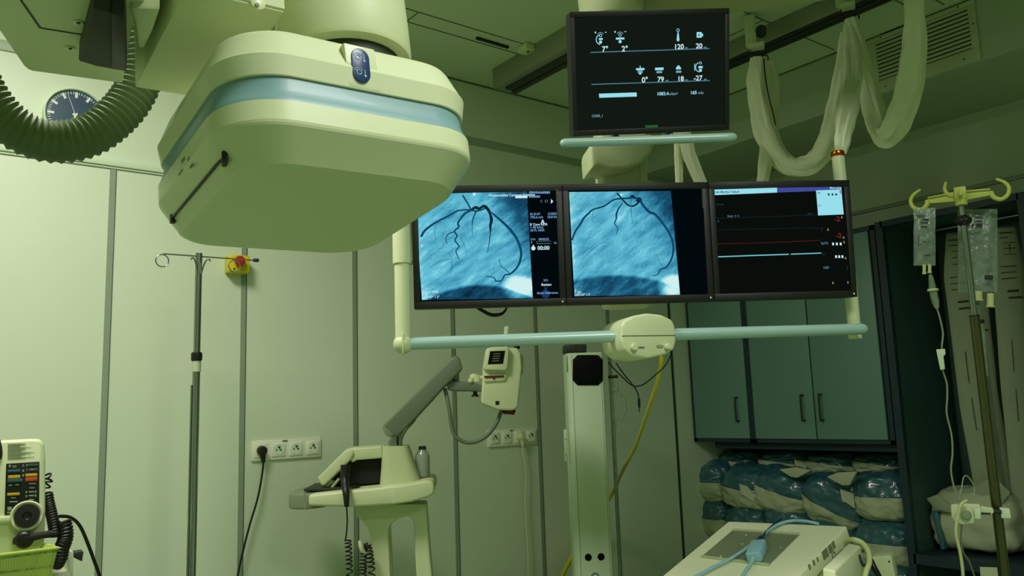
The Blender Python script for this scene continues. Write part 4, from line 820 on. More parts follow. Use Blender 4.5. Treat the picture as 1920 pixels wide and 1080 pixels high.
for s_, e in ((-1, hl), (1, hr)):
    m = MB(); e2 = hc+ax*s_*(e-hc).length
    m.prism([hc+ah*.016, hc-ah*.016, e2-ah*.010, e2+ah*.010], -an*.010, .002); m.prism([hc+ah*.016-an*.014, hc+ah*.011-an*.014, e2+ah*.006-an*.014, e2+ah*.010-an*.014], an*.022, .001)
    m.tube([e2+ah*.002-an*.005, e2+ax*s_*.006-ah*.016-an*.005, e2+ax*s_*.024-ah*.026-an*.005, e2+ax*s_*.043-ah*.016-an*.005, e2+ax*s_*.050+ah*.006-an*.005, e2+ax*s_*.040+ah*.026-an*.005, e2+ax*s_*.018+ah*.040-an*.005], [.008, .0075, .007, .0065, .006, .0055, .004], 10, 5)
    m.mi = 1; m.ribbon([e2-ax*s_*.012-an*.0104+ah*.004, e2-ax*s_*.016-an*.0104-ah*.004, e2-ax*s_*.02-an*.0104+ah*.003], .003, an, 2); part('hook_arm', m, ['hook_yellow', 'print_dark'], T)
m = MB(); e2 = hc+an*.05
m.prism([hc+ah*.014+ax*.005, hc-ah*.014+ax*.005, hc+an*.05-ah*.008+ax*.005, hc+an*.05+ah*.008+ax*.005], -ax*.010, .002); b_ = hc-ax*.035+an*.03
m.tube([hc-ax*.018+ah*.006, hc-ax*.034+ah*.01, hc-ax*.042+ah*.03, hc-ax*.036+ah*.052], [.008, .0075, .006, .004], 10, 5); part('hook_arm', m, 'hook_yellow', T)
m = MB()
for i in range(5):
    a = i*2*math.pi/5+.9; m.tube([V((PX, PY, .11)), V((PX+math.cos(a)*.12, PY+math.sin(a)*.12, .09)), V((PX+math.cos(a)*.27, PY+math.sin(a)*.27, .072))], [.016, .012], 10); m.sphere((PX+math.cos(a)*.27, PY+math.sin(a)*.27, .033), .033)
part('base', m, 'black', T)
def fluid_bag(label, pp, D, th, ports, prints, seed):
    f = facing(*pp[0], D); T = thing('fluid_bag', label, 'drip bag', f.px(*pp[-1]), group='fluid bags')
    (xa, ya), (xb, yb) = pp; n, mrow = 18, 14; m = MB(); rows = []
    for sd in (-1, 1):
        g = []
        for i in range(mrow+1):
            v = i/mrow; r_ = []
            for j in range(n+1):
                u = j/n; x, y = xa+(xb-xa)*u, ya+(yb-ya)*v; e = (1-(2*u-1)**4)*(1-(2*v-1)**6)*(.25+.75*min(1, v*2.2)); q = V((u*5+seed, v*6, sd))
                r_.append(f.px(x+1.5*noise.noise(q), y)+f.y*sd*(.0008+th*e*(1+.35*noise.noise(q))))
            g.append(r_)
        vs = [p for r_ in g for p in r_]; m.add(vs, [(i*(n+1)+j, i*(n+1)+j+1, (i+1)*(n+1)+j+1, (i+1)*(n+1)+j) for i in range(mrow) for j in range(n)])
    bmesh.ops.remove_doubles(m.bm, verts=list(m.bm.verts), dist=.0004); MF_ = m
    for a, b, l, w_ in ports:
        m = MB(); k = D/F; m.cyl(f.px(a, b-6), f.px(a, b+l), w_*k*.5, n=14); m.cyl(f.px(a, b+l-3), f.px(a, b+l), w_*k*.62, n=14); part('port', m, 'cable_white', T)
    m = MF_; m.mi = 1; o_ = -(th*1.05+.002)
    for x, y, w_, h in prints: m.prism([f.px(x, y, o_), f.px(x+w_, y, o_), f.px(x+w_, y+h, o_), f.px(x, y+h, o_)], f.y*.001)
    part('bag_film', m, ['clear_film', 'print_dark'], T, 'clear crinkled film', ang=80)
    return T, f
B1, f1 = fluid_bag('small clear fluid bag hanging from the left hook of the right drip stand', ((1713, 390), (1754, 498)), 2.62, .012, ((1733, 502, 12, 6), (1743, 502, 10, 6)), ((1720, 404, 14, 2), (1730, 410, 12, 3), (1726, 416, 14, 2), (1728, 424, 10, 2), (1722, 440, 1, 20), (1730, 452, 12, 1.5), (1733, 478, 12, 1.5)), 1)
B2, f2 = fluid_bag('larger clear fluid bag behind the pole of the right drip stand', ((1796, 392), (1870, 548)), 2.68, .018, ((1834, 552, 12, 14), (1857, 556, 20, 12)), ((1826, 400, 18, 2.4), (1828, 408, 16, 2), (1826, 415, 16, 2), (1814, 420, 4, 5), (1822, 420, 4, 5), (1830, 419, 12, 6), (1846, 516, 16, 8)), 5)
m = MB(); k = 2.62/F
T = thing('infusion_set', 'clear drip chamber and tube with a roller clamp, hanging under the small fluid bag', 'drip line', at(1770, 700, D=2.6))
cp = [at(a, b, D=2.62) for a, b in ((1744, 514), (1746, 524), (1749, 544), (1754, 566), (1757, 579))]
m.tube(cp, [.004, .008, .0115, .0115, .005], 16, 4); part('drip_chamber', m, 'clear_tube', T, 'clear drip chamber')
m = MB(); m.cyl(cp[2]+V((0, 0, .004)), cp[2]-V((0, 0, .003)), .0165, n=20); part('collar', m, 'cable_white', T)
m = MB(); m.tube([at(a, b, D=d) for a, b, d in ((1756, 577, 2.62), (1762, 595, 2.62), (1768, 625, 2.61), (1766, 650, 2.6), (1767, 690, 2.6), (1775, 718, 2.6), (1776, 745, 2.59), (1775, 775, 2.58), (1784, 815, 2.57), (1786, 850, 2.56), (1783, 880, 2.55), (1788, 910, 2.54), (1795, 930, 2.52), (1800, 950, 2.5))], .0028, 8); part('tube', m, 'tube_grey', T, 'thin clear tube')
m = MB(); cf = facing(1764, 674, 2.59); m.prism([cf.px(a, b, -.008) for a, b in ((1755, 655), (1772, 654), (1773, 664), (1769, 668), (1772, 692), (1763, 694), (1758, 670))], cf.y*.016, .002); part('roller_clamp', m, 'white_plastic', T, 'white roller clamp')
T = thing('syringe', 'tall syringe with a dark plunger, just right of the pole below the larger bag', 'syringe', at(1840, 690, D=2.7))
sp = [at(a, b, D=2.7) for a, b in ((1834, 572), (1837, 600), (1838, 606), (1843, 680), (1846, 705))]
m = MB(); m.tube([sp[0], sp[1]], .007, 14, 1); part('nozzle', m, 'clear_tube', T, 'clear nozzle')
m = MB(); m.tube([sp[1], sp[2]], .0135, 18, 1); part('plunger', m, 'black', T, 'dark plunger')
m = MB(); m.tube(sp[2:], [.0125, .0128, .0125], 18, 1); part('barrel', m, 'clear_tube', T, 'clear barrel')
# clamp on the right drip stand
KF = facing(1820, 960, 2.45)
T = thing('pole_clamp', 'cream clamp with a green knob, low on the right drip stand pole', 'clamp', KF.px(1820, 985))
m = MB(); m.ppx(KF, ((1782, 947), (1800, 944), (1838, 946), (1840, 972), (1828, 975), (1826, 982), (1806, 984), (1790, 980), (1784, 970)), .035, -.02, .004, 3); m.ppx(KF, ((1838, 949), (1862, 953), (1864, 961), (1858, 966), (1838, 962)), .03, -.015, .003); part('bracket', m, 'cream', T)
m = MB(); m.lathe(KF.px(1812, 965, -.02), -KF.y, [(.013, 0), (.0135, .010), (.011, .014), (0, .0145)], 24); part('knob', m, 'tube_grey', T, 'green-grey knob')
m = MB(); m.ppx(KF, ((1825, 953), (1838, 953), (1839, 973), (1828, 973)), .004, -.026, .001); m.ppx(KF, ((1874, 952), (1893, 954), (1896, 972), (1878, 972)), .02, 0, .002); part('tag', m, 'white_plastic', T, 'white tags')
m = MB(); m.cyl(KF.px(1858, 958, 0), KF.px(1878, 960, 0), .006); m.ppx(KF, ((1840, 961), (1858, 962), (1857, 965), (1840, 965)), .03, -.018); part('jaw', m, 'print_dark', T)
lead('drip_tube', [(1804, 948, 2.44), (1798, 935, 2.44), (1803, 915, 2.45), (1806, 897, 2.46), (1812, 892, 2.46), (1820, 900, 2.46), (1827, 914, 2.46), (1826, 926, 2.45), (1818, 936, 2.44)], .0022, 'clear_tube', 'thin clear tube looped above the pole clamp', 'tube')
lead('drip_tube', [(1812, 938, 2.42), (1802, 946, 2.41), (1797, 962, 2.41), (1793, 985, 2.41), (1793, 1005, 2.41), (1800, 1035, 2.41), (1805, 1070, 2.41), (1806, 1110, 2.41)], .0046, 'cable_white', 'cream tube running down in front of the pole clamp', 'tube')
lead('drip_tube', [(1803, 985, 2.45), (1802, 1010, 2.45), (1806, 1035, 2.45), (1818, 1055, 2.45), (1830, 1090, 2.45)], .0026, 'cable_grey', 'dark tube below the pole clamp curling to the right', 'tube')
# ================================================================ contrast injector on its trolley
IY = 2.75
IF = Fr((1.72, 2.62, 0), -math.atan2(1.72, 2.62))
IF_YAW = -math.atan2(1.72, 2.62)
def ip(a, b, off=0): return IF.px(a, b, off)
T = thing('contrast_injector', 'cream contrast injector on an arched pedestal trolley with a grey jointed arm', 'injector', IF.p(IF.loc(ip(735, 940)).x, .1, 0), IF_YAW)
# tray: a rounded slab
zt0, zt1 = ip(690, 949).z, ip(690, 915).z
lx = lambda a, b: IF.loc(ip(a, b)).x
xl, xr = lx(541, 940), lx(815, 930)
def slab(x0, x1, y0, y1, z0, z1, rad, mt, nm, par=T, lab=None):
    pts = []
    for cx, cy, t0 in ((x1-rad, y1-rad, 0), (x0+rad, y1-rad, 90), (x0+rad, y0+rad, 180), (x1-rad, y0+rad, 270)):
        for i in range(9): t = math.radians(t0+90*i/8); pts.append((cx+rad*math.cos(t), cy+rad*math.sin(t)))
    m = MB(); m.prism([IF.p(x, y, z0) for x, y in pts], (0, 0, z1-z0), .008, 3); return part(nm, m, mt, par, lab)
m = MB(); m.ppx(IF, ((578, 928), (640, 921), (712, 914), (735, 910), (775, 907), (778, 941), (740, 946), (700, 949), (660, 951), (578, 949)), .36, -.10, .010, 3); part('tray', m, 'cream', T)
slab(xl, xl+.14, -.06, .25, zt0+.004, zt1-.006, .07, 'tray_grey', 'tray_bumper', lab='grey rounded tray end')
m = MB(); m.ppx(IF, ((735, 912), (768, 907), (800, 901), (811, 903), (815, 912), (814, 926), (802, 933), (770, 942), (735, 947)), .365, -.104, .014, 4); part('tray_bumper', m, 'cream_soft', T, 'raised tray end')
m = MB(); m.fbox(IF, (xl+.06, -.03, zt1-.001), (xl+.26, .21, zt1+.009), .003); part('tray_inset', m, 'dark_recess', T, 'dark tray surface')
# tower
tw = [(ip(716, 837), ip(766, 836)), (ip(714, 875), ip(779, 874)), (ip(711, 914), ip(791, 912)), (ip(706, 922), ip(800, 920))]
m = MB(); rings = []
for a, b in tw:
    xa_, xb_ = IF.loc(a).x, IF.loc(b).x; w_ = (xb_-xa_)/2; cx, z = (xa_+xb_)/2, (a.z+b.z)/2; d = .075 if w_ < .085 else .09
    rings.append([IF.p(cx+w_*math.copysign(abs(math.cos(t))**.55, math.cos(t)), .04+d*math.copysign(abs(math.sin(t))**.55, math.sin(t)), z) for t in [2*math.pi*i/36 for i in range(36)]])
m.loft(rings); part('tower', m, 'cream_soft', T)
# display head, seen from behind
m = MB(); m.ppx(IF, ((595, 896), (648, 843), (660, 843), (664, 850), (657, 862), (608, 911), (602, 910)), .24, -.02, .006, 3); DH = part('display_head', m, 'cream_soft', T)
m = MB(); m.ppx(IF, ((648, 842), (716, 837), (717, 859), (668, 863), (660, 868), (655, 860)), .22, -.01, .006, 3); part('display_arm', m, 'cream_soft', T)
m = MB(); m.ppx(IF, ((655, 868), (668, 864), (716, 860), (716, 905), (640, 912), (622, 905)), .16, .03, .004); part('display_gap_fill', m, 'black_soft', T, 'black block standing for the dark gap below the display arm')  # the open gap below the display arm, its darkness put in as a black block
m = MB(); m.cyl(ip(612, 909), ip(622, 903, .05), .008); m.cyl(ip(622, 915), ip(636, 897), .006); m.ppx(IF, ((606, 909), (618, 898), (627, 903), (616, 914)), .2, 0, .003); part('display_edge', m, 'grille', DH)
# handset hanging from the tray edge
m = MB(); m.tube([ip(648, 872, -.09), ip(647, 900, -.10), ip(649, 925, -.135), ip(650, 950, -.135)], [.018, .016, .0125, .008], 12); m.tube([ip(650, 950, -.135), ip(651, 975, -.13), ip(650, 995, -.125), ip(648, 1012, -.12)], .0028, 8); part('handset', m, 'black', T, 'black hand switch with its lead')
# pedestal with its two arches
zf = lambda a: ip(a, 1100)
pts = [ip(*q) for q in ((665, 946), (668, 968), (678, 977), (688, 987), (694, 1004), (697, 1040), (700, 1110))]
pts += [IF.p(lx(700, 1110)+.006, 0, .14), IF.p(lx(734, 1110), 0, .14)]
pts += [ip(*q) for q in ((733, 1110), (730, 1040), (728, 1000), (729, 990), (735, 981), (745, 974), (757, 969), (768, 968), (774, 974), (777, 985), (778, 1040), (782, 1110))]
pts += [IF.p(lx(782, 1110)+.004, 0, .14), IF.p(lx(818, 1110)+.01, 0, .14)]
pts += [ip(*q) for q in ((813, 1110), (806, 1040), (802, 985), (799, 945))]
m = MB(); m.prism(pts, IF.y*.14, .007, 2); part('pedestal', m, 'cream_soft', T)
m = MB(); x0, x1 = lx(700, 1080)-.12, lx(812, 1080)+.1
m.fbox(IF, (x0, -.12, .085), (x1, .28, .145), .02); BS = part('trolley_base', m, 'cream', T)
for x in (x0+.04, x1-.04):
    for y in (-.08, .24): m = MB(); m.cyl(IF.p(x-.015, y, .045), IF.p(x+.015, y, .045), .045); m.cyl(IF.p(x, y, .05), IF.p(x, y, .1), .012); part('castor', m, 'black_soft', BS)
m = MB(); m.tube([ip(675, 1014, -.02), ip(677, 1026, -.03), ip(683, 1036, -.03), ip(690, 1036, -.02), ip(700, 1030, .02)], [.007, .0085, .0085, .008, .008], 12); part('cable_hook', m, 'cream', T)
# the arm
m = MB(); AQ = ((717, 799), (846, 671), (853, 666), (861, 669), (868, 690), (858, 702), (832, 727), (793, 770), (765, 800), (745, 819), (735, 814))
m.ppx(IF, AQ, .11, -.02, .014, 4); AR = part('spring_arm', m, 'arm_grey', T, 'grey spring arm')
m = MB(); m.ppx(IF, ((716, 800), (723, 794), (737, 806), (739, 817), (730, 820), (722, 815)), .104, -.018, .006); part('end_cap', m, 'tray_grey', AR)
m = MB(); m.cyl(ip(741, 815, .03), ip(739, 838, .03), .018); m.cyl(ip(739, 826, .03), ip(739, 838, .03), .022); part('pivot', m, 'steel', T); 
m = MB(); m.tube([ip(751, 838, .02), ip(752, 822, .0), ip(760, 806, -.01), ip(774, 790, .0), ip(780, 780, .02)], .007, 10); part('arm_cable', m, 'cable_grey', T)
m = MB(); m.cyl(ip(853, 698, .03), ip(855, 718, .03), .013); m.cyl(ip(850, 694, .03), ip(852, 712, .03), .02); m.ppx(IF, ((838, 719), (850, 714), (885, 716), (904, 722), (904, 734), (850, 733), (839, 731)), .06, 0, .006, 3); part('link_arm', m, 'arm_grey', T, 'grey link arm')
m = MB()
for a, b in ((775, 788), (808, 753)): m.ppx(IF, ((a-4, b-2), (a+3, b-7), (a+5, b-3), (a-1, b+3)), .03, .02, .001)
part('arm_clip', m, 'black', AR)
m = MB(); m.cyl(ip(891, 733, .03), ip(891, 740, .03), .008); m.lathe(ip(891, 744, .03), (0, 0, 1), [(.016, 0), (.015, .004), (.008, .010)], 16); part('lower_knob', m, 'black', T)
m = MB(); m.sphere(ip(888, 708, .02), .016, (1.1, 1, 1)); m.cyl(ip(882, 709, .02), ip(906, 708, .02), .008); m.sphere(ip(882, 714, .0), .010); m.cyl(ip(893, 703, .02), ip(893, 716, .02), .016); part('clamp_knob', m, 'cream', T, 'cream clamp knob')
# the head
m = MB(); m.ppx(IF, ((912, 652), (970, 652), (977, 662), (979, 690), (972, 764), (962, 770), (934, 769), (903, 757), (902, 748), (906, 690)), .15, -.02, .012, 4); HD = part('injector_head', m, 'cream', T)
m = MB(); m.ppx(IF, ((915, 655), (921, 650), (952, 650), (955, 654), (952, 690), (948, 695), (909, 694), (905, 689)), .04, -.045, .006, 3); part('display_bezel', m, 'cream_gloss', HD)
m = MB(); m.ppx(IF, ((919, 658.5), (947, 657.5), (943, 682), (914.5, 683)), .002, -.0465); m.mi = 1
for i in range(4): m.ppx(IF, ((925-i*.8, 663+i*4.4), (938-i*.8, 662.6+i*4.4), (938-i*.8, 664+i*4.4), (925-i*.8, 664.4+i*4.4)), .0006, -.0472)
part('head_display', m, ['sensor_black', 'print_grey'], HD, 'small black display')
m = MB(); m.ppx(IF, ((908, 703.5), (950, 702), (949, 711), (945, 714), (908, 716)), .012, -.028, .003); part('slot_plate', m, 'cream_gloss', HD)
m = MB(); m.ppx(IF, ((908, 704.5), (945, 703.5), (945, 707), (929, 708), (926, 712.5), (923, 708.4), (908, 708.6)), .006, -.032, .001); part('piston_marker', m, 'maroon', HD, 'dark red strip')
m = MB(); m.cyl(ip(955, 764, .05), ip(954, 777, .05), .024, .022, 24); m.torus(ip(954, 772, .05), (0, 0, 1), .022, .005); part('syringe_ring', m, 'maroon', HD, 'dark red ring')
m = MB(); m.ppx(IF, ((929, 752), (936, 752), (935.5, 759), (929, 759)), .004, -.022); m.cyl(ip(969, 654, .03), ip(969, 649, .03), .012); part('latch', m, 'black', HD)
m = MB(); m.ppx(IF, ((946, 612), (954, 611), (951, 655), (944, 655)), .02, .03, .003); part('drip_rod', m, 'white_plastic', HD)
m = MB(); m.ppx(IF, ((976, 662), (982, 670), (981, 702), (976, 704)), .09, .01, .006); part('side_cover', m, 'grille', HD)
m = MB(); m.tube([ip(834, 729, .02), ip(838, 745, .01), ip(843, 772, 0), ip(847, 800, 0), ip(855, 819, 0), ip(872, 829, 0), ip(892, 828, 0), ip(914, 816, 0), ip(930, 795, .02), ip(938, 776, .04), ip(942, 762, .05)], .0075, 12); part('head_cable', m, 'cable_grey', T, 'grey drooping cable')
# coiled leads beside the pedestal
m = MB()
m.tube(helix([ip(652, 1012, -.10), ip(654, 1040, -.10), ip(655, 1075, -.10), ip(656, 1140, -.10)], .011, 12, 12, 12), .0026, 6, 1); solo('coiled_lead', m, 'black', 'leftmost black coiled lead hanging under the injector hand switch', 'cable', 'black coiled leads')
for i, (l, pp, n_) in enumerate((('black coiled lead hanging from the cream hook beside the injector pedestal', [(682, 1038), (681, 1060), (680, 1085), (679, 1140)], 11), ('black coiled lead nearest the injector pedestal leg, curling over the hook', [(684, 1026), (690, 1026), (694, 1045), (697, 1075), (699, 1140)], 13))):
    m = MB(); m.tube(helix([ip(a, b, -.035-.02*i) for a, b in pp], .012, n_, 12, 12), .0028, 6, 1); solo('coiled_lead', m, 'black', l, 'cable', 'black coiled leads')
# bottle on the tray
bb = ip(793, 906, .06); k = proj_k = (bb-EYE).dot(CF)/F
T = thing('bottle', 'clear grey bottle with a dark cap on the grey end of the injector tray', 'bottle', (bb.x, bb.y, zt1+.030))
z0 = zt1+.030; hgt = 53*k
m = MB(); m.lathe((bb.x, bb.y, z0), (0, 0, 1), [(.0, 0), (.026, 0), (.0275, .004), (.0275, hgt*.70), (.024, hgt*.80), (.014, hgt*.92), (.013, hgt*.95)], 32); part('glass', m, 'bottle', T)
m = MB(); m.lathe((bb.x, bb.y, z0+hgt*.93), (0, 0, 1), [(.0145, 0), (.0145, .010), (.012, .013), (0, .013)], 24); part('cap', m, 'dark_recess', T, 'dark cap')
# ================================================================ the white column
CF_ = Fr((2.55, 2.72, 0), -.30)
q0, q1 = at(1060, 662, Y=2.8), at(1132, 660, Y=2.8)
KF2 = Fr(at(1066, 662, Y=2.8), -.64)
x1 = KF2.loc(KF2.px(1131, 700)).x; zt = q0.z
T = thing('equipment_column', 'tall narrow white column with a black square window at its top', 'equipment column', KF2.p(x1/2, .1, -KF2.o.z))
fl = -KF2.o.z
xa = KF2.loc(KF2.px(1072, 720)).x
m = MB(); m.prism([KF2.p(x, y, fl+.0) for x, y in ((xa-.012, .010), (xa, 0), (x1-.004, 0), (x1, .006), (x1, .2), (-.012, .2), (-.012, .035))], (0, 0, zt-.0), .002, 1); part('body', m, 'white_plastic', T)
m = MB(); m.fbox(KF2, (x1-.011, -.0008, fl+.02), (x1-.0095, .001, -.01)); m.fbox(KF2, (xa+.004, -.0008, fl+.02), (xa+.0055, .001, -.01)); part('panel_seam', m, 'print_grey', T)
def oct_(x0, y0, x1_, y1, c): return [(x0+c, y0), (x1_-c, y0), (x1_, y0+c), (x1_, y1-c), (x1_-c, y1), (x0+c, y1), (x0, y1-c), (x0, y0+c)]
m = MB(); m.ppx(KF2, oct_(1074, 665.5, 1130.5, 722.5, 9), .004, -.004, .001); m.mi = 1
for a, b in ((1080, 672), (1122, 670.5), (1124, 714), (1082, 716)): m.lathe(KF2.px(a, b, -.0042), -KF2.y, [(.0022, 0), (.0014, .0012)], 10)
part('sensor_window', m, ['sensor_black', 'steel'], T, 'black square window with clipped corners')
m = MB(); m.prism([KF2.px(a, b, .012) for a, b in ((1062.5, 668), (1067, 668), (1067.5, 697), (1063, 697))], KF2.y*.01); part('label_slot', m, 'print_grey', T)
m = MB(); m.ppx(KF2, ((1057, 805), (1063, 805), (1065, 865), (1059, 865)), .012, .02, .002); m.mi = 1
for b in (824, 853): m.lathe(KF2.px(1061, b, .019), -KF2.y, [(.0022, 0), (.002, .001)], 10)
part('hinge', m, ['white_plastic', 'print_dark'], T)
m = MB()
for a, b in ((1103, 1045), (1127, 1044)): m.lathe(KF2.px(a, b, -.0005), -KF2.y, [(.0155, 0), (.0150, .002), (.013, .003), (.013, .001), (0, .001)], 24)
part('cable_hole', m, 'sensor_black', T, 'two black round holes')
m = MB(); m.torus(KF2.px(1116, 1082, -.0015), KF2.y, .016, .0022, 24, 6); part('badge', m, 'key_blue', T)
m = MB(); m.ppx(KF2, ((1058, 646), (1100, 645), (1100, 660), (1058, 661)), .12, .03, .004); m.mi = 1; m.lathe(KF2.px(1080, 650, .03), -KF2.y, [(.004, 0), (.003, .002)], 12); part('top_block', m, ['rail_dark', 'black'], T, 'dark block on top')
# clear tubing hung on its right side
T = thing('suction_set', 'clear plastic bag and tubing hanging on the right side of the white column', 'tubing', KF2.p(x1+.03, .06, fl+.5))
SFm = Fr(KF2.p(x1+.02, .07, 0), -.64)
m = MB(); m.ppx(SFm, ((1141, 704), (1158, 703), (1160, 735), (1144, 736)), .02, 0, .004, 3); part('canister', m, 'clear_tube', T)
m = MB(); m.ppx(SFm, ((1141, 704), (1159, 703), (1159, 709), (1141, 710)), .022, -.001, .002); part('canister_lid', m, 'black', T, 'dark lid')
for a in ([(1147, 734), (1150, 790), (1152, 850), (1155, 930), (1160, 1020), (1163, 1100)], [(1156, 734), (1168, 745), (1172, 765), (1166, 785), (1155, 790), (1152, 830), (1157, 900)]):
    m = MB(); m.tube([SFm.px(*q) for q in a], .006, 10); part('tube', m, 'clear_tube', T)
# ================================================================ console at the lower right
d1 = ray(2500, 41).normalized(); FRp = at(1588, 986, D=2.55); FLd = ray(1366, 977)
tF = (FRp-EYE).dot(d1)/FLd.dot(d1); FLp = EYE+FLd*tF
d2 = (FRp-FLp).normalized(); dn = d1.cross(d2).normalized(); dn = dn if dn.z > 0 else -dn
d2 = (d2-d1*d2.dot(d1)).normalized()
CW = (FRp-FLp).length; NL = 1.15
TP = (FLp, dn)
def tp(a, b, h=0): return at(a, b, P=(FLp+dn*h, dn))
T = thing('equipment_console', 'white slanted console with a grey plate on top, in front of the drape packs', 'medical console', FLp-d1*.6-V((0, 0, FLp.z-d1.z*.6)))
m = MB(); m.prism([FLp, FLp+d2*CW, FLp+d2*CW-d1*NL, FLp-d1*NL], -dn*.048, .006, 3); MTOP = m
m = MB(); m.prism([FLp+d2*.03-d1*.03-dn*.05, FLp+d2*(CW-.02)-d1*.03-dn*.05, FLp+d2*(CW-.02)-d1*(NL-.03)-dn*.05, FLp+d2*.03-d1*(NL-.03)-dn*.05], V((0, 0, -.35))); part('lower_housing', m, 'cream_soft', T)
pl = ((1374, 995), (1499, 1003.5), (1441, 1061), (1315, 1045))
m = MB(); m.prism([tp(*q, .0003) for q in pl], dn*.0022, .0005); m.mi = 1
for a, b in ((pl[0], pl[1]), (pl[3], pl[2])):
    pa, pb = tp(*a), tp(*b); e = (pb-pa).normalized(); m.prism([pa-d1*.004, pb-d1*.004, pb+d1*.006, pa+d1*.006], dn*.006, .001)
m.mi = 2
for a, b in ((1399, 1003), (1391.5, 1020), (1464, 1026), (1351, 1044), (1352, 1043)): m.lathe(tp(a, b, .0024), dn, [(.003, 0), (.002, .001)], 10)
part('grey_plate', m, ['plate_grey', 'grille', 'white_plastic'], T, 'grey metal plate')
sidef = (FLp+d2*(CW+.0006), d2)
def sp_(a, b): return at(a, b, P=sidef)
m = MTOP; m.mi = 1
for a, b, w_, h in ((1518, 1063, .010, .016), (1526, 1055, .010, .016), (1533, 1049, .008, .014), (1545, 1041, .016, .026), (1550, 1036, .016, .026), (1557, 1029, .022, .024), (1563, 1022, .016, .022)):
    c = sp_(a, b); m.box(c, (.0012, w_, h), Matrix((d2, d1, dn)).transposed())
m.torus(sp_(1563, 1040), d2, .009, .002, 20, 6)
part('top_housing', m, ['console_white', 'print_grey'], T)
# second cream box beside it
E0 = at(1617, 1020, D=2.47); E1 = at(1566.5, 1071, D=2.13); E2 = at(1592, 1017, D=2.5); E3 = at(1542, 1065, D=2.16)
u1 = (E0-E1).normalized(); u2 = (E2-E0); un = u1.cross(u2).normalized(); un = un if un.z > 0 else -un
T = thing('module_box', 'slim cream box with a blue mark, mounted along the right side of the console', 'medical console', E1-V((0, 0, .3)))
m = MB(); m.prism([E0, E2, E3, E1], -un*.13, .005, 3); part('housing', m, 'console_white', T)
bf = (E0+u2.normalized()*-.001, (u1.cross(un)).normalized())
m = MB()
for pp in (((1612, 1041), (1614, 1039), (1620, 1058), (1622, 1062), (1619, 1062), (1615, 1054)), ((1618.5, 1032), (1620.5, 1030), (1621, 1035), (1619, 1036)), ((1620, 1025), (1622, 1024), (1626, 1036), (1626, 1040), (1624, 1037))):
    m.prism([at(a-2, b, P=bf) for a, b in pp], bf[1]*(.0015 if bf[1].dot(EYE-E0) > 0 else -.0015))
part('logo', m, 'navy', T, 'dark blue mark')
b3 = facing(1655, 1062, 2.6, dy=-.1)
T = thing('small_junction_box', 'small cream box with a round screw, right of the console', 'medical console', b3.px(1655, 1085))
m = MB(); m.ppx(b3, ((1632, 1050), (1636, 1044), (1668, 1042), (1672, 1047), (1679, 1085), (1682, 1130), (1645, 1130), (1640, 1075)), .10, 0, .005, 3); m.box(b3.px(1660, 1125, .05)-V((0, 0, b3.px(1660, 1125, .05).z/2)), (.03, .03, b3.px(1660, 1125, .05).z)); m.box(V((b3.px(1660, 1125, .05).x, b3.px(1660, 1125, .05).y, .015)), (.2, .2, .03)); part('housing', m, 'cream', T)
m = MB(); m.lathe(b3.px(1667, 1053, -.0005), -b3.y, [(.003, 0), (.002, .001)], 10); part('screw', m, 'black', T)
lead('white_cable', [(1586, 1020, 2.52), (1590, 1013, 2.5), (1603, 1012, 2.46), (1618, 1019, 2.44), (1628, 1035, 2.4), (1630, 1055, 2.36), (1624, 1072, 2.33), (1618, 1100, 2.3)], .0075, 'cable_white', 'thick cream cable arching over the slim box beside the console')
lead('black_cable', [(1632, 1050, 2.52), (1640, 1066, 2.5), (1648, 1082, 2.5), (1655, 1110, 2.5)], .009, 'black', 'black cable behind the thick cream cable, right of the console')
# blue lead with its connector on the plate
cbx = tp(1422, 1037, .022)
T = thing('connector_lead', 'light blue lead with a boxy connector lying on the grey plate of the console', 'cable', tp(1422, 1040))
ca, cz = tp(1424, 1020, .02), tp(1413, 1046, .02); cd_ = (ca-cz).normalized(); cs = cd_.cross(dn).normalized()
m = MB(); m.box((ca+cz)/2, (.046, (ca-cz).length, .034), Matrix((cs, cd_, dn)).transposed(), .006, 3); part('connector', m, 'cable_blue', T)
m = MB(); m.tube([ca-cd_*.006, ca+cd_*.022, ca+cd_*.045], [.017, .014, .009], 12, 3); part('plug', m, 'navy', T, 'dark blue plug')
m = MB(); m.tube([tp(1429, 1008, .02), tp(1436, 998, .016), tp(1446, 988, .014), tp(1455, 980, .012), tp(1464, 973.5, -.0)], .0038, 8); part('dark_lead', m, 'navy', T)
m = MB(); m.tube([tp(1432, 1003, .016), tp(1446, 991, .012), tp(1462, 982, .010), tp(1484, 976.5, .010), tp(1510, 977, .012), tp(1535, 982, .006)], .0048, 8); part('blue_lead', m, 'cable_blue', T)
m = MB(); m.tube([tp(1418, 1014, .018), tp(1400, 1028, .014), tp(1372, 1046, .012), tp(1340, 1062, .011), tp(1306, 1080, .010), tp(1270, 1100, .010)], .0052, 8); part('blue_lead', m, 'cable_blue', T)
m = MB(); m.tube([tp(1412, 1046, .02), tp(1408, 1056, .013), tp(1401, 1066, .011), tp(1392, 1080, .010), tp(1380, 1100, .010)], [.0075, .0055, .0052, .0052, .0052], 8); part('blue_lead', m, 'cable_blue', T)
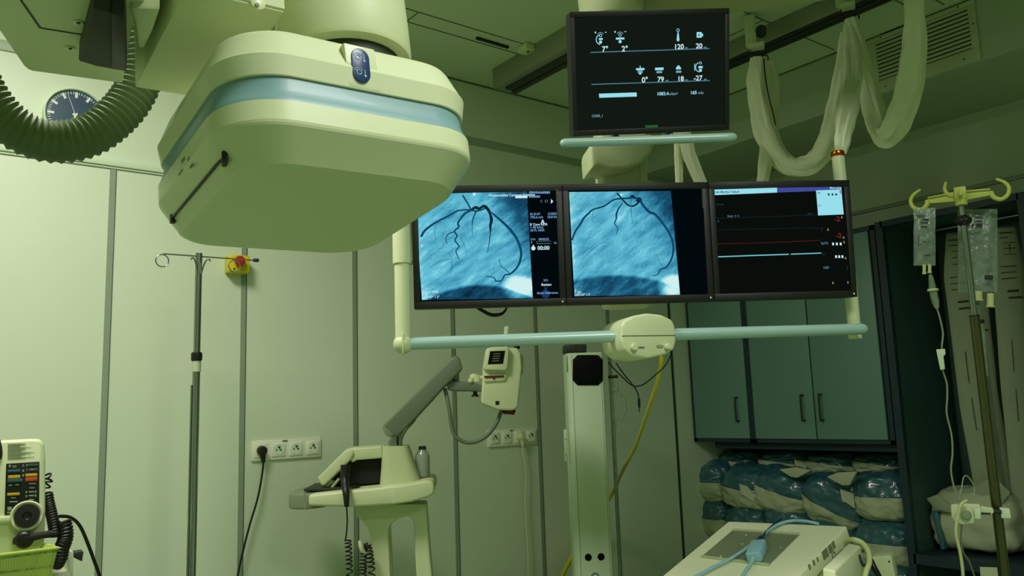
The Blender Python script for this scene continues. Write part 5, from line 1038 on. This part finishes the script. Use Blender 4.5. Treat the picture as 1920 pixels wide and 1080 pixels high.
# ================================================================ defibrillator cart, lower left
DFm = facing(45, 930, 2.05)
dp = DFm.px
T = thing('defibrillator', 'cream defibrillator with coloured keys and a round black dial, at the lower left', 'defibrillator', dp(0, 1035))
m = MB(); m.ppx(DFm, ((-70, 838), (-60, 830), (60, 824), (76, 824.5), (83, 832), (85, 860), (85, 960), (82, 1030), (80, 1075), (-70, 1090)), .16, 0, .012, 3); BD = part('body', m, 'cream', T)
m = MB(); m.ppx(DFm, ((11.5, 869.5), (74, 865.5), (73.5, 949), (60, 955), (30, 962), (8.5, 966)), .004, -.003, .001); KP = part('key_panel', m, 'black', T, 'black key panel')
kk = lambda nm, x0, y0, x1, y1, mt: part(nm, MB().prism([dp(a, b, -.0036) for a, b in ((x0, y0), (x1, y0-(x1-x0)*.05), (x1, y1-(x1-x0)*.05), (x0, y1))], -DFm.y*.003, .001), mt, KP)
for x0, y0, x1, y1, mt in ((14.5, 881, 38, 886, 'key_blue'), (15, 891.5, 38, 897.5, 'amber'), (14, 898.5, 42.5, 904.5, 'key_blue'), (47.5, 888.5, 70, 894, 'amber'), (47.5, 895.5, 70, 902.5, 'orange'), (53.5, 896.5, 68.5, 900.5, 'orange'), (13.5, 924.5, 37, 929.5, 'amber'), (51.5, 870.8, 72, 874.5, 'key_green')): kk('key', x0, y0, x1, y1, mt)
m = MB()
for x0, y0, x1, y1 in ((16.5, 871.5, 20, 876.5), (23, 873, 31, 874.5), (23, 876, 31, 877), (42.5, 871, 44.5, 875), (49.5, 870.5, 52.5, 874), (24.5, 883.5, 31, 885.5), (42, 880.5, 45, 885), (42, 889.5, 45, 893.5), (50, 879, 51.5, 882.5), (55, 879, 65, 881.5), (67, 878, 69, 881.5), (16, 909, 23, 911), (28.5, 908, 35.5, 910), (54, 905.5, 67.5, 907.5), (55, 914, 65, 915.5), (48, 921, 51, 924.5), (54, 921, 64, 923.5), (65.5, 920, 68, 924), (48, 928.5, 51, 932), (54, 928, 64, 930.5), (65.5, 927, 68, 931.5), (54, 936, 63.5, 938), (20.5, 932.5, 30, 934.5), (17.5, 939.5, 33, 942), (66, 941, 69, 945.5), (14, 950.5, 22, 957), (13, 959.5, 23, 962)): m.prism([dp(a, b, -.0034) for a, b in ((x0, y0), (x1, y0-.3), (x1, y1-.3), (x0, y1))], -DFm.y*.0012)
part('key_printing', m, 'key_grey', KP)
m = MB()
for i in range(13):
    y = 832.5+i*2.3; m.prism([dp(a, b, -.0003) for a, b in ((14.5, y), (14.5+rnd.choice((22, 44, 50, 34, 26)), y-1.5), (14.5+24, y-.1+.4), (14.5, y+1))], -DFm.y*.0006)
part('instruction_label', m, 'print_grey', T, 'grey lines of fine print')
m = MB(); q = dp(50.5, 967.5, 0); m.lathe(q, (-DFm.y+V((0, 0, .12))).normalized(), [(.037, 0), (.037, .012), (.034, .016), (.030, .014), (.0295, .010), (0, .010)], 36); part('dial_collar', m, 'cream_gloss', T)
m = MB(); m.lathe(q, (-DFm.y+V((0, 0, .12))).normalized(), [(.028, .009), (.027, .021), (.010, .0215), (.007, .018), (0, .018)], 32); part('dial', m, 'black', T, 'black round dial')
m = MB(); m.ppx(DFm, ((-60, 975), (24, 967), (30, 980), (-60, 984)), .03, -.012, .005); part('shelf_lip', m, 'cream_soft', T)
m = MB(); m.ppx(DFm, ((-70, 826), (0, 822), (4, 838), (5, 850), (3, 862), (-70, 866)), .02, -.006, .004); part('strip_printer', m, 'black_soft', T, 'dark slot at the left edge')
T = thing('defibrillator_paddle', 'black defibrillator paddle with a round head, clipped to the front of the defibrillator', 'paddle', dp(50, 1028, -.02))
m = MB(); m.lathe(dp(45.5, 1011, -.004), -DFm.y, [(.017, 0), (.0205, .004), (.0205, .022), (.016, .027), (0, .028)], 28); part('head', m, 'black', T)
m = MB(); m.tube([dp(48, 1009, -.02), dp(66, 1006, -.022), (dp(82, 1003, -.022)), dp(100, 1000.5, -.02)], [.013, .0095, .0085, .0095], 14); part('grip', m, 'black_soft', T)
m = MB(); m.tube([dp(28, 1009, -.002), dp(26.5, 1014, -.01), dp(26, 1019, -.002)], .003, 8); part('clip', m, 'black', T)
def coil(label, pts, R_, n_, r): m = MB(); m.tube(helix([dp(a, b, o_) for a, b, o_ in pts], R_, n_, 12, 12), r, 6, 1); return solo('coiled_lead', m, 'black', label, 'cable', 'coiled defibrillator leads')
coil('long black coiled lead running down the right side of the defibrillator', [(88, 925, .02), (92, 945, .02), (97, 965, .01), (101, 985, 0), (103, 1005, -.01)], .0105, 17, .0042)
coil('thick bunched black coiled lead hanging over the basket beside the defibrillator', [(119, 978, .0), (123, 995, -.005), (122, 1012, -.005), (116, 1027, -.005), (112, 1045, 0), (105, 1058, .01)], .0145, 17, .0046)
coil('short black coil of lead at the upper right edge of the defibrillator', [(85, 888, .03), (92, 896, .03), (90, 904, .03), (86, 915, .03)], .0085, 3, .0026)
lead('trailing_cable', [(108, 1000, 2.12), (104, 985, 2.12), (108, 970, 2.14), (118, 968, 2.16), (131, 970, 2.18), (144, 979, 2.2), (154, 994, 2.22), (165, 1020, 2.24), (176, 1050, 2.26), (188, 1085, 2.28), (196, 1130, 2.3)], .0046, 'black', 'smooth black cord arching away from the defibrillator to the right')
# lime basket
k = 2.0/F; BFm = facing(50, 1060, 1.93, dy=.28)
bp = BFm.px
T = thing('basket', 'lime green slatted plastic basket below the defibrillator', 'basket', bp(45, 1130))
c0, c1_, c2_, c3 = bp(-60, 1050), bp(109, 1026), bp(90, 1100), bp(-55, 1110)
m = MB(); m.prism([bp(-70, 1046), bp(110, 1024.5), bp(111, 1029), bp(-70, 1052)], -BFm.y*.010, .002); m.prism([bp(-70, 1046), bp(110, 1024.5), bp(111, 1029), bp(-70, 1052)], BFm.y*.004); RM = None; part('rim', m, 'lime', T)
m = MB(); m.prism([bp(105, 1026), bp(110, 1025), bp(109, 1029), bp(104, 1030)], BFm.y*.2); m.prism([bp(103, 1029), bp(106, 1029), bp(93, 1085), bp(90, 1085)], BFm.y*.2, .001); part('side_wall', m, 'lime', T)
m = MB()
m.prism([bp(-70, 1050), bp(108, 1029), bp(106, 1035.5), bp(-70, 1058)], BFm.y*.003); m.prism([bp(-70, 1080), bp(98.5, 1059), bp(97.5, 1063.5), bp(-70, 1086)], BFm.y*.003); m.prism([bp(-70, 1106), bp(92, 1088), bp(90, 1096), bp(-70, 1116)], BFm.y*.003)
n_ = 34
for i in range(n_+1):
    t = i/n_; a = bp(-70+176*t, 1052-21*t); b = bp(-66+157*t, 1108-17*t); e = (b-a).normalized(); x = BFm.x*.0021
    m.prism([a-x, a+x, b+x, b-x], BFm.y*.003)
part('slatted_front', m, 'lime', T)
m = MB(); m.prism([bp(-60, 1108, .004), bp(90, 1090, .004), bp(90, 1090, .2), bp(-60, 1108, .2)], (0, 0, .004)); m.prism([bp(-70, 1052, .2), bp(105, 1030, .2), bp(92, 1090, .2), bp(-60, 1108, .2)], BFm.y*.003); part('basket_floor', m, 'lime', T)
# the cart it all stands on
wc = facing(110, 1055, 2.14, dy=.1)
T = thing('cart', 'white cart with a folded rim, carrying the defibrillator and the basket', 'cart', V((wc.o.x-.1, wc.o.y+.1, 0)))
zc_ = wc.px(100, 1082).z
m = MB(); m.fbox(wc, (-.55, -.12, zc_-.06-wc.o.z), (wc.loc(wc.px(137, 1060)).x, .36, zc_-.03-wc.o.z), .004); m.fbox(wc, (-.5, -.05, -wc.o.z+.12), (wc.loc(wc.px(134, 1060)).x, .32, zc_-.06-wc.o.z), .004); part('body', m, 'socket_white', T)
m = MB(); m.prism([wc.px(a, b, .08) for a, b in ((98, 1030), (126, 1026), (138, 1035), (136, 1090), (96, 1090))], wc.y*.01, .002); m.prism([wc.px(a, b, -.06) for a, b in ((96, 1077), (137, 1071), (137, 1090), (94, 1090))], wc.y*.14, .002); m.prism([wc.px(a, b, -.06) for a, b in ((126, 1031), (138, 1036), (137, 1090), (132, 1090))], wc.y*.15, .002); part('rim', m, 'socket_white', T)
m = MB(); m.prism([wc.px(a, b, .06) for a, b in ((137, 1037), (157, 1034), (154, 1053), (139, 1046))], wc.y*.05, .002); part('side_handle', m, 'dark_recess', T, 'dark side bracket')
m = MB(); m.fbox(wc, (-.5, .0, -wc.o.z), (-.44, .06, -wc.o.z+.12)); m.fbox(wc, (.02, .0, -wc.o.z), (.08, .06, -wc.o.z+.12)); m.fbox(wc, (-.5, .24, -wc.o.z), (-.44, .3, -wc.o.z+.12)); m.fbox(wc, (.02, .24, -wc.o.z), (.08, .3, -wc.o.z+.12)); part('castors', m, 'black_soft', T)
